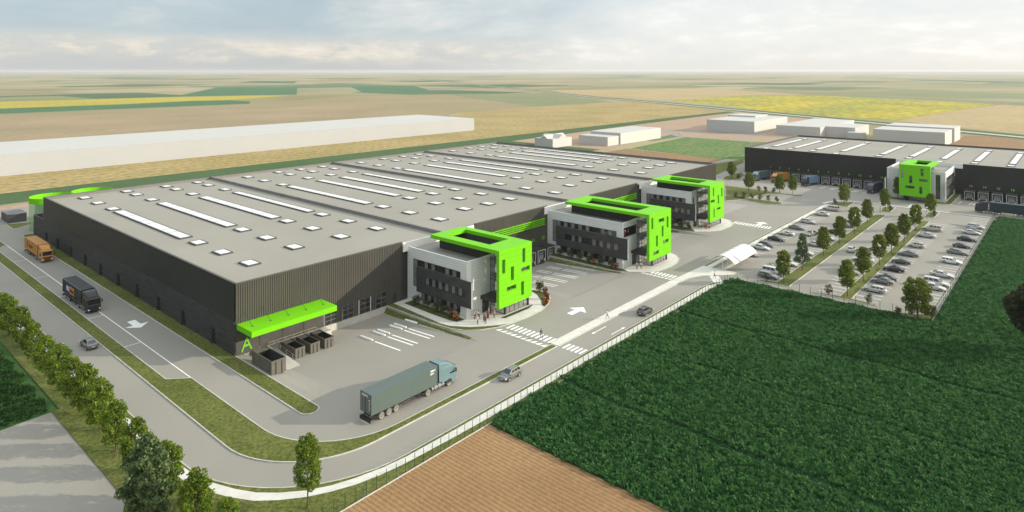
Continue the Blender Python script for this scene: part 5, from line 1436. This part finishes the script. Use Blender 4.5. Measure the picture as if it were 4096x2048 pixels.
for k, (x, y, h, m) in enumerate([(101.3, -71.0, 7.9, 1), (114.8, -71.0, 7.9, 2), (131.8, -70.8, 7.6, 0), (145.5, -70.8, 7.9, 2), (161.7, -70.8, 7.9, 1), (178.8, -70.9, 7.9, 0)]):
    plant('street_tree', STREET[m], (x, y, .1), rr.uniform(0, 6), f'slim street tree, {ORD[k]} from the near end of the second car park strip', 'tree', GT, h / 7.9)
plant('street_tree', STREET[2], (204.3, -57.4, .1), 2., 'slim street tree on the middle grass island before the second warehouse', 'tree', GT, .97)
plant('street_tree', STREET[1], (204.5, -70.9, .1), 4., 'slim street tree on the grass island nearest the field fence', 'tree', GT, .98)
plant('street_tree', STREET[0], (231, -56.2, .1), 1., 'slim dark street tree in front of the shaded lime office', 'tree', GT, 1.05)
plant('broad_tree', ROUND[0], (206.5, -43.6, .1), 1., 'broad tree on the corner island where the footpath bends', 'tree', 'broad trees round the far yard')
for (x, y, sc, l) in ((236.5, 11.0, 1., 'broad tree on the far island by the corner of the second warehouse'), (210.2, -7.1, 1., 'broad tree on the long island in front of the slate blue truck'), (214.0, -18.0, 1.02, 'broad tree in front of the docked orange truck')):
    plant('broad_tree', ROUND[int(x) % 2], (x, y, .1), rr.uniform(0, 6), l, 'tree', 'broad trees round the far yard', sc)
plant('street_tree', STREET[1], (213.9, -23.2, .1), 2., 'slim tree at the tip of the long island in the far yard', 'tree', 'broad trees round the far yard', 1.0)
plant('bushy_tree', WIDE, (97.9, -84.6, .03), .5, 'dense bushy tree at the near corner of the car park', 'tree', 'trees at the near car park corner', 1.)
plant('young_tree', SHRUB[0], (98.4, -87.0, .03), 1.5, 'small tree tucked against the dense bushy car park tree', 'tree', 'trees at the near car park corner', (1.2, 1.2, 1.6))
ys_ = [46.5, 39.9, 32.6, 23.5, 15.5, 8.4, 2.0, -3.0, -8.9, -15.8, -22.8, -31.4, -39.5, -46.3]
for k, y in enumerate(ys_):
    x = -23.25 + rr.uniform(-.25, .25)
    plant('roadside_tree', ROADT[k % 3], (x, y, .1), rr.uniform(0, 6), f'leafy bright green tree, {ORD[len(ys_) - 1 - k]} from the near end of the roadside row', 'tree', 'leafy trees along the left road', rr.uniform(.93, 1.06))
plant('dark_tree', BIGD, (-26.0, -33.5, 0), 0., 'big dark blue green tree standing over the near end of the roadside row', 'tree', None, 1.)
plant('slim_tree', BRIGHT, (-13.1, -44.1, .1), 0., 'slim bright green tree standing alone beside the curved white footpath', 'tree', None)
plant('dark_tree', DARKT, (92.5, -103.5, -.03), 0., 'dark brown green tree in the crop field, cut by the right edge', 'tree', None)
GB = 'shrubs round the car park and yard'
for k, (x, y, h, l) in enumerate([(99.8, -67.6, 2.2, 'bronze shrub on the narrow kerb at the near end of the middle aisle'), (99.7, -75.5, 2.1, 'bronze shrub at the near end of the second tree strip'), (96.4, -81.5, 1.9, 'green shrub by the near fence, left of the dense bushy tree'), (100.2, -54.0, 1.9, 'bronze shrub covering the grey estate car at the near end'),
                                  (204.4, -59.0, 2.2, 'bronze shrub under the tree on the middle island'), (204.6, -71.9, 2.0, 'bronze shrub under the tree nearest the field fence'), (204.9, -41.0, 2.1, 'bronze shrub left of the broad tree at the path bend'),
                                  (212.6, -10.3, 2.2, 'bronze shrub right of the left tree on the long island'), (210.8, -13.6, 2.4, 'bronze shrub midway along the long island'), (212.5, -16.2, 2.2, 'bronze shrub next to the tree before the orange truck'), (236.6, 7.9, 2.8, 'shrub right of the tree on the far island')]):
    plant('shrub', BUSH[k % 3] if 'bronze' in l else SHRUB[k % 2], (x, y, .1), rr.uniform(0, 6), l, 'shrub', GB, h / 2.2, 'foliage')
for k, (x, y, h) in enumerate([(194.0, -8.3, 2.2), (194.6, -11.2, 2.3), (194.6, -14.3, 2.3), (194.3, -17.5, 2.5), (194.5, -20.6, 2.2), (194.6, -23.7, 2.2)]):
    plant('shrub', BUSH[(k + 1) % 3], (x, y, .1), rr.uniform(0, 6), f'bronze shrub, {ORD[k]} from the left in the row of six before the yard', 'shrub', 'row of six shrubs on the yard island', h / 2.2, 'foliage')
GO = 'planting along the office walls'
for k, (x, y) in enumerate([(36.6, -4.4), (36.9, -7.4), (36.7, -10.6), (36.9, -12.6)]): plant('shrub', SHRUB[k % 2], (x, y, .11), rr.uniform(0, 6), f'green shrub, {ORD[k]} from the warehouse in the bed beside the nearest office', 'shrub', GO, (1.15, 1.15, 1.05), 'foliage')
plant('rose_bush', ROSE_R, (36.6, -15.0, .11), 0, 'red flowering rose bush in the bed beside the nearest office', 'rose bush', GO, 1.0, 'foliage'); plant('rose_bush', ROSE_O, (36.1, -17.2, .11), 0, 'orange rose bush at the end of the bed by the nearest office', 'rose bush', GO, 1.0, 'foliage')
plant('shrub', SHRUB[0], (59.7, -19.0, .11), 1., 'green shrub at the back of the bed right of the nearest office', 'shrub', GO, 1.3, 'foliage'); plant('rose_bush', ROSE_R, (57.2, -22.8, .11), 1., 'tall red rose bush in the curved bed right of the nearest office', 'rose bush', GO, (1.1, 1.1, 1.35), 'foliage'); plant('rose_bush', ROSE_O, (54.6, -24.9, .11), 2., 'orange rose bush at the tip of the curved bed', 'rose bush', GO, .95, 'foliage')
for k, (x, y) in enumerate([(85.3, -5.3), (85.2, -8.7), (85.2, -11.7), (85.0, -15.0), (85.3, -18.0), (85.3, -21.2)]): plant('shrub', SHRUB[k % 2], (x, y, .11), rr.uniform(0, 6), f'green shrub, {ORD[k]} from the warehouse in the bed of the middle office', 'shrub', GO, (1.15, 1.15, 1.15), 'foliage')
plant('rose_bush', ROSE_O, (84.6, -16.5, .11), 1., 'orange rose bush among the shrubs of the middle office', 'rose bush', GO, .9, 'foliage'); plant('rose_bush', ROSE_O, (84.9, -22.9, .11), 3., 'orange rose bush at the front end of the middle office bed', 'rose bush', GO, .95, 'foliage')
for k, (x, y) in enumerate([(134.4, -12.3), (134.3, -15.1)]): plant('shrub', SHRUB[k % 2], (x, y, .11), rr.uniform(0, 6), f'green shrub, {ORD[k]} from the warehouse beside the farthest office', 'shrub', GO, 1.2, 'foliage')
plant('rose_bush', ROSE_R, (135.0, -17.6, .11), 1., 'red rose bush at the corner of the farthest office along the big warehouse', 'rose bush', GO, 1.2, 'foliage')

# ---------------------------------------------------------------- crops


def crop(name, label_kind, inside, box, dens, h, mat_, seed, z, blades=5):
    rng = np.random.default_rng(seed); x0, x1, y0, y1 = box; n = int((x1 - x0) * (y1 - y0) * dens)
    P = np.stack([rng.uniform(x0, x1, n), rng.uniform(y0, y1, n)], 1)
    dx, dy = P[:, 0] + 53.147, P[:, 1] + 109.54; d = dx * SA + dy * CA; r = dx * CA - dy * SA
    u = 2048 + 2616 * r / np.maximum(d, 1); v = 283 + 2616 * 49 / np.maximum(d, 1)
    P = P[(d > 20) & (u > -500) & (u < 4700) & (v < 2300) & inside(P)]
    n = len(P); k = n * blades; B = np.repeat(P, blades, 0); ang = rng.uniform(0, 2 * np.pi, k); hh = h * rng.uniform(.55, 1.15, k) * np.repeat(rng.uniform(.75, 1.2, n), blades); lean = rng.uniform(.25, .95, k) * h * .75; w = rng.uniform(.045, .085, k) * h / .6 * 1.4
    if seed == 1:
        for tx, wd in ((29.3, .55), (49.0, .3), (68.8, .55), (88.5, .3)): hh = np.where(np.abs(B[:, 0] - tx - .35 * np.sin(B[:, 1] * .35)) < wd, hh * .25, hh); lean = np.where(np.abs(B[:, 0] - tx - .35 * np.sin(B[:, 1] * .35)) < wd, lean * .4, lean)
    base = np.column_stack([B + rng.normal(0, .06, (k, 2)), np.full(k, z)]); dirv = np.column_stack([np.cos(ang), np.sin(ang), np.zeros(k)]); sid = np.column_stack([-np.sin(ang), np.cos(ang), np.zeros(k)]) * w[:, None]
    mid = base + dirv * (lean * .45)[:, None] + np.array([0, 0, 1]) * (hh * .8)[:, None]; tip = base + dirv * lean[:, None] + np.array([0, 0, 1]) * hh[:, None]
    V = np.stack([base, mid - sid, tip, mid + sid], 1).reshape(-1, 3)
    o = bpy.data.objects.new(name, quads_mesh(name, V, [mat_])); C.objects.link(o)
    return tag(o, kind='stuff')


gapn = lambda P: np.sin(P[:, 0] * .9 + 1.3 * np.sin(P[:, 1] * .21)) * 0
crop('crop', 0, lambda P: ((P[:, 0] > 12.9 + .2 * np.sin(P[:, 1] * 1.8)) & (P[:, 0] < 96.6 + .5 * np.sin(P[:, 1])) & (P[:, 1] < -47.0 + .35 * np.sin(P[:, 0] * 1.7))) | ((P[:, 1] < -87.9 + .4 * np.sin(P[:, 0])) & (P[:, 0] < 218.5)), (12.3, 219, -118, -46.6), 12.5, .50, 'crop', 1, -.03)
crop('young_crop', 0, lambda P: (P[:, 0] < -25.6 - .6 * np.abs(np.sin(P[:, 1] * .5))) & (P[:, 1] > 2.6 + (P[:, 0] + 26) * .085) & (np.abs((P[:, 1] - 8.5 - (P[:, 0] + 26) * .1)) > .28) & (np.abs((P[:, 1] - 10.6 - (P[:, 0] + 26) * .1)) > .28), (-75, -25, -3, 80), 9, .45, 'crop_left', 2, -.03)

# ================================================================ PEOPLE
for n, c in dict(skin=(.50, .30, .21), cl_black=(.022, .022, .025), cl_white=(.66, .65, .62), cl_cream=(.60, .53, .40), cl_beige=(.46, .39, .27), cl_red=(.42, .035, .04), cl_plum=(.10, .025, .035), cl_brown=(.085, .042, .03), cl_pink=(.62, .40, .38), cl_grey=(.10, .10, .12), hair_dark=(.025, .017, .012), hair_blond=(.34, .22, .09), hair_grey=(.30, .29, .27)).items(): M[n] = mat(n, c, .75)


def person_mesh(pose):
    """One skinned figure, 1.75 m tall, facing local -Y; the pose gives joint positions."""
    J = pose; vs, es, rad = [], [], []

    def chain(pts, rs, root=None):
        prev = root
        for p_, r_ in zip(pts, rs):
            vs.append(p_); rad.append(r_); i = len(vs) - 1
            if prev is not None: es.append((prev, i))
            prev = i
        return prev
    pel = chain([(0, 0, .95)], [(.135, .10)])
    ch = chain([(0, 0, 1.08), (0, -.01, 1.24), (0, 0, 1.38)], [(.125, .092), (.150, .105), (.135, .09)], pel)
    nk = chain([(0, -.005, 1.47), (0, -.015, 1.56), (0, -.02, 1.64), (0, -.015, 1.71)], [(.052, .052), (.066, .075), (.078, .092), (.055, .062)], ch)
    for s in (-1, 1):
        k = 'l' if s < 0 else 'r'
        chain([(s * .175, 0, 1.39), J['elbow_' + k], J['wrist_' + k], J['palm_' + k]], [(.058, .058), (.043, .043), (.030, .030), (.034, .020)], ch)
        chain([(s * .095, 0, .86), J['knee_' + k], J['ankle_' + k], J['toe_' + k]], [(.092, .092), (.062, .062), (.043, .045), (.040, .030)], pel)
    roots = [pel]
    for s in (-1, 1):
        k = 'l' if s < 0 else 'r'; w_ = Vector(J['wrist_' + k]); pa = Vector(J['palm_' + k]); d = (pa - w_).normalized(); t = Vector((0, 1, 0)); sd = d.cross(t).normalized(); t = sd.cross(d).normalized()
        for f_, (o_, l_) in enumerate(((-.027, .070), (-.009, .080), (.009, .075), (.026, .058))):
            b_ = pa + t * o_; q1 = b_ + d * (l_ * .5) ; q2 = q1 + (d * .8 + sd * (-.5 * s)).normalized() * (l_ * .5)
            i = len(vs); chain([tuple(b_), tuple(q1), tuple(q2)], [(.010, .010), (.009, .009), (.007, .007)]); roots.append(i)
        b_ = w_ + (pa - w_) * .5 - t * .02; q1 = b_ + (d - t * 1.0).normalized() * .035; q2 = q1 + (d * 1.2 - t * .4).normalized() * .03
        i = len(vs); chain([tuple(b_), tuple(q1), tuple(q2)], [(.011, .011), (.010, .010), (.008, .008)]); roots.append(i)
    me = bpy.data.meshes.new('person'); me.from_pydata([tuple(v) for v in vs], es, []); ob = bpy.data.objects.new('person', me); C.objects.link(ob)
    md = ob.modifiers.new('skin', 'SKIN'); md.use_smooth_shade = True; sb = ob.modifiers.new('sub', 'SUBSURF'); sb.levels = 1; sb.render_levels = 1
    for i, sv in enumerate(me.skin_vertices[0].data): sv.radius = rad[i]; sv.use_root = i in roots
    dg = bpy.context.evaluated_depsgraph_get(); out = bpy.data.meshes.new_from_object(ob.evaluated_get(dg)); bpy.data.objects.remove(ob); bpy.data.meshes.remove(me)
    out.name = 'person'; out.materials.clear()
    for k in ('skin', 'cl_white', 'cl_black', 'black', 'cl_white'): out.materials.append(M[k])
    bm = bmesh.new(); bm.from_mesh(out)
    # face: nose, ears, eyes, mouth
    for f in bm.faces:
        c = f.calc_center_median(); hand = min((c - Vector(J['palm_' + k])).length for k in 'lr') < .14
        f.material_index = 3 if c.z < .075 else 2 if c.z < .97 and not hand else 0 if hand or c.z > 1.475 else 1
    for (x, y, z), (a, b_, c_), m_ in (((0, -.115, 1.615), (.012, .022, .024), 0), ((.074, -.01, 1.625), (.014, .025, .035), 0), ((-.074, -.01, 1.625), (.014, .025, .035), 0), ((.03, -.098, 1.65), (.014, .010, .009), 3), ((-.03, -.098, 1.65), (.014, .010, .009), 3), ((0, -.094, 1.572), (.024, .012, .007), 3)):
        r_ = bmesh.ops.create_uvsphere(bm, u_segments=6, v_segments=5, radius=1, matrix=Matrix.Translation((x, y, z)) @ Matrix.Diagonal((a, b_, c_, 1)))
        for v in r_['verts']:
            for f in v.link_faces: f.material_index = m_
    bm.to_mesh(out); bm.free(); out.polygons.foreach_set('use_smooth', [True] * len(out.polygons))
    return out


STAND = dict(elbow_l=(-.25, .03, 1.12), wrist_l=(-.26, -.05, .90), palm_l=(-.255, -.08, .82), elbow_r=(.25, .03, 1.12), wrist_r=(.26, -.05, .90), palm_r=(.255, -.08, .82), knee_l=(-.11, -.02, .50), ankle_l=(-.12, .02, .09), toe_l=(-.14, -.13, .035), knee_r=(.11, -.02, .50), ankle_r=(.12, .02, .09), toe_r=(.14, -.13, .035))
TALK = dict(STAND, elbow_r=(.27, -.02, 1.14), wrist_r=(.17, -.24, 1.13), palm_r=(.12, -.31, 1.16), knee_r=(.12, -.07, .51), ankle_r=(.15, -.02, .09), toe_r=(.20, -.16, .035))
WALK = dict(elbow_l=(-.25, -.09, 1.13), wrist_l=(-.24, -.28, .99), palm_l=(-.23, -.35, .95), elbow_r=(.25, .13, 1.13), wrist_r=(.26, .12, .89), palm_r=(.255, .10, .81), knee_l=(-.10, .06, .50), ankle_l=(-.10, .34, .16), toe_l=(-.10, .25, .035), knee_r=(.10, -.20, .51), ankle_r=(.10, -.30, .09), toe_r=(.10, -.45, .05))
PM = [person_mesh(p_) for p_ in (STAND, TALK, WALK)]
hb = MB(); hb.ball((0, .008, 1.675), .088, .098, .085, 10, 7); HAIR_S = hb.mesh('hair', ['hair_dark'], smooth=True)
hb = MB(); hb.ball((0, .012, 1.67), .094, .100, .092, 10, 7); hb.ball((0, .055, 1.55), .085, .055, .15, 10, 7); HAIR_L = hb.mesh('hair', ['hair_dark'], smooth=True)
for me_ in (HAIR_S, HAIR_L):
    for v in me_.vertices:
        if v.co.y < -.045 and v.co.z < 1.69: v.co.y = -.045
sk = MB(); sk.loft([[(r_ * math.cos(2 * math.pi * k / 14), r_ * .75 * math.sin(2 * math.pi * k / 14), z) for k in range(14)] for r_, z in ((.17, 1.0), (.20, .85), (.23, .6), (.26, .38))], 0, caps=False); SKIRT = sk.mesh('skirt', ['cl_black'], smooth=True)
jk = MB(); jk.loft([[(r_ * math.cos(2 * math.pi * k / 14), r_ * .68 * math.sin(2 * math.pi * k / 14) - .005, z) for k in range(14)] for r_, z in ((.18, .80), (.165, 1.0), (.162, 1.15), (.178, 1.28), (.165, 1.40))], 0, caps=False); COAT = jk.mesh('jacket', ['cl_black'], smooth=True)


def person(x, y, z, rz, label, top, legs, pose=0, hair='hair_dark', long_=False, skirt=None, coat=None, group='people outside the offices', h=1.75):
    o = bpy.data.objects.new('person', PM[pose]); C.objects.link(o); o.location = (x, y, z); o.rotation_euler[2] = R(rz); o.scale = (h / 1.75,) * 3
    tag(o, label, 'person', group)
    for sl, m_ in ((1, top), (2, legs)): o.material_slots[sl].link = 'OBJECT'; o.material_slots[sl].material = M[m_]

    def add(n, me, m_): c_ = part_mesh(n, me, o); c_.material_slots[0].link = 'OBJECT'; c_.material_slots[0].material = M[m_]
    add('hair', HAIR_L if long_ else HAIR_S, hair)
    if skirt: add('skirt', SKIRT, skirt)
    if coat: add('jacket', COAT, coat)
    return o


K1 = 'visitors outside the nearest office'; P1 = (
    (38.9, -19.2, 60, 'white', 'cl_black', 0, 'hair_dark', False, None, None, 'person in a white shirt and black trousers closest to the office corner'),
    (39.7, -18.9, 200, 'cream', 'cl_grey', 1, 'hair_blond', False, None, 'cl_cream', 'person in a cream jacket by the office corner wall'),
    (39.6, -19.7, 150, 'white', 'cl_black', 0, 'hair_dark', True, 'cl_plum', None, 'person in a white blouse and dark plum skirt near the office corner'),
    (37.5, -21.5, 20, 'beige', 'cl_black', 0, 'hair_grey', False, None, 'cl_beige', 'person in a beige jacket, nearest to the kerb outside the nearest office'),
    (39.2, -21.6, 250, 'plum', 'cl_brown', 0, 'hair_blond', True, 'cl_brown', None, 'person with fair hair in a dark reddish skirt on the forecourt'),
    (38.6, -22.6, 180, 'brown', 'cl_brown', 1, 'hair_dark', False, None, 'cl_brown', 'person in a brown coat standing closest to the zebra crossing corner'),
    (40.7, -21.2, 90, 'red', 'cl_black', 0, 'hair_dark', True, 'cl_black', None, 'person in a red top and black skirt before the entrance'),
    (42.0, -20.2, 230, 'white', 'cl_black', 1, 'hair_grey', False, None, None, 'person in a white shirt talking beside the red top'),
    (42.9, -19.9, 200, 'black', 'cl_black', 0, 'hair_dark', False, None, 'cl_black', 'person in a black suit next to the nearest office entrance'),
    (42.0, -21.7, 270, 'beige', 'cl_black', 0, 'hair_blond', False, None, 'cl_beige', 'person in a beige jacket right of the others, towards the glass hall'))
for x, y, rz, t_, l_, po, hr, lo, skt, co, lab in P1: person(x, y, .1, rz, lab, 'cl_' + t_, l_, po, hr, lo, skt, co, K1)
for x, y, rz, t_, l_, po, lab, co in ((88.4, -26.7, 40, 'cream', 'cl_black', 1, 'person in a cream top, left one of the group at the middle office', None), (89.1, -26.3, 160, 'white', 'cl_grey', 0, 'person in a white shirt at the centre of the middle office group', None), (90.2, -25.8, 200, 'black', 'cl_black', 0, 'person in a black suit at the back of the middle office group', 'cl_black'), (89.4, -27.3, 300, 'white', 'cl_black', 1, 'person in a white shirt with hands raised, right in the middle office group', None)):
    person(x, y, .1, rz, lab, 'cl_' + t_, l_, po, 'hair_dark', False, None, co, 'visitors outside the middle office')
for x, y, rz, t_, skt, lab, co in ((88.6, -23.0, 60, 'red', 'cl_red', 'person in a red dress on the open office terrace', None), (89.3, -22.7, 160, 'white', None, 'person in a white shirt on the open office terrace', None), (90.4, -23.0, 230, 'beige', None, 'person in a beige jacket on the open office terrace', 'cl_beige')):
    person(x, y, 7.5, rz, lab, 'cl_' + t_, 'cl_black', 0, 'hair_dark', skt is not None, skt, co, 'people on the terrace')
for x, y, rz, t_, skt, lab, co in ((137.9, -19.4, 30, 'black', None, 'person in black, left one of the row at the farthest office', 'cl_black'), (138.3, -20.2, 140, 'cream', None, 'person in a cream top at the farthest office', None), (138.9, -20.9, 200, 'red', 'cl_black', 'person in a red top and black skirt at the farthest office', None), (138.1, -21.9, 260, 'black', 'cl_red', 'person in a long red skirt at the farthest office', None), (139.0, -22.4, 300, 'beige', None, 'person in a beige jacket beside the farthest glass hall', 'cl_beige')):
    person(x, y, .1, rz, lab, 'cl_' + t_, 'cl_black', 0, 'hair_dark', skt is not None, skt, co, 'visitors outside the farthest office')
person(56.4, -38.8, .1, 200, 'person in a white shirt and dark trousers walking on the pale footpath', 'cl_white', 'cl_black', 2, 'hair_dark', group='people walking')
person(40.6, -34.7, .01, 330, 'person in a dark grey suit crossing the zebra crossing', 'cl_grey', 'cl_black', 2, 'hair_dark', coat='cl_grey', group='people walking', h=1.82)
person(94.6, -43.9, .01, 20, 'person in a pink shirt stepping onto the small zebra crossing', 'cl_pink', 'cl_black', 2, 'hair_grey', group='people walking')
person(110.5, -51.2, .01, 90, 'person in a beige coat standing by the silver off-road car', 'cl_beige', 'cl_beige', 0, 'hair_blond', True, coat='cl_beige', group='people in the car park')
person(110.0, -52.1, .01, 300, 'person in white and black beside the beige coat in the car park', 'cl_white', 'cl_black', 1, 'hair_dark', group='people in the car park')

# ================================================================ AIR
hz = MB(); hz.box(-14000, 14000, -14000, 14000, -2.8, 56)
hm = bpy.data.materials.new('haze'); hm.use_nodes = True; nt = hm.node_tree; nt.nodes.clear()
pv = nt.nodes.new('ShaderNodeVolumePrincipled'); pv.inputs['Color'].default_value = (.97, .975, .99, 1); pv.inputs['Density'].default_value = 0.000055; pv.inputs['Anisotropy'].default_value = .1
mo = nt.nodes.new('ShaderNodeOutputMaterial'); nt.links.new(pv.outputs[0], mo.inputs['Volume']); M['haze'] = hm
tag(hz.build('haze', 'haze'), kind='stuff')
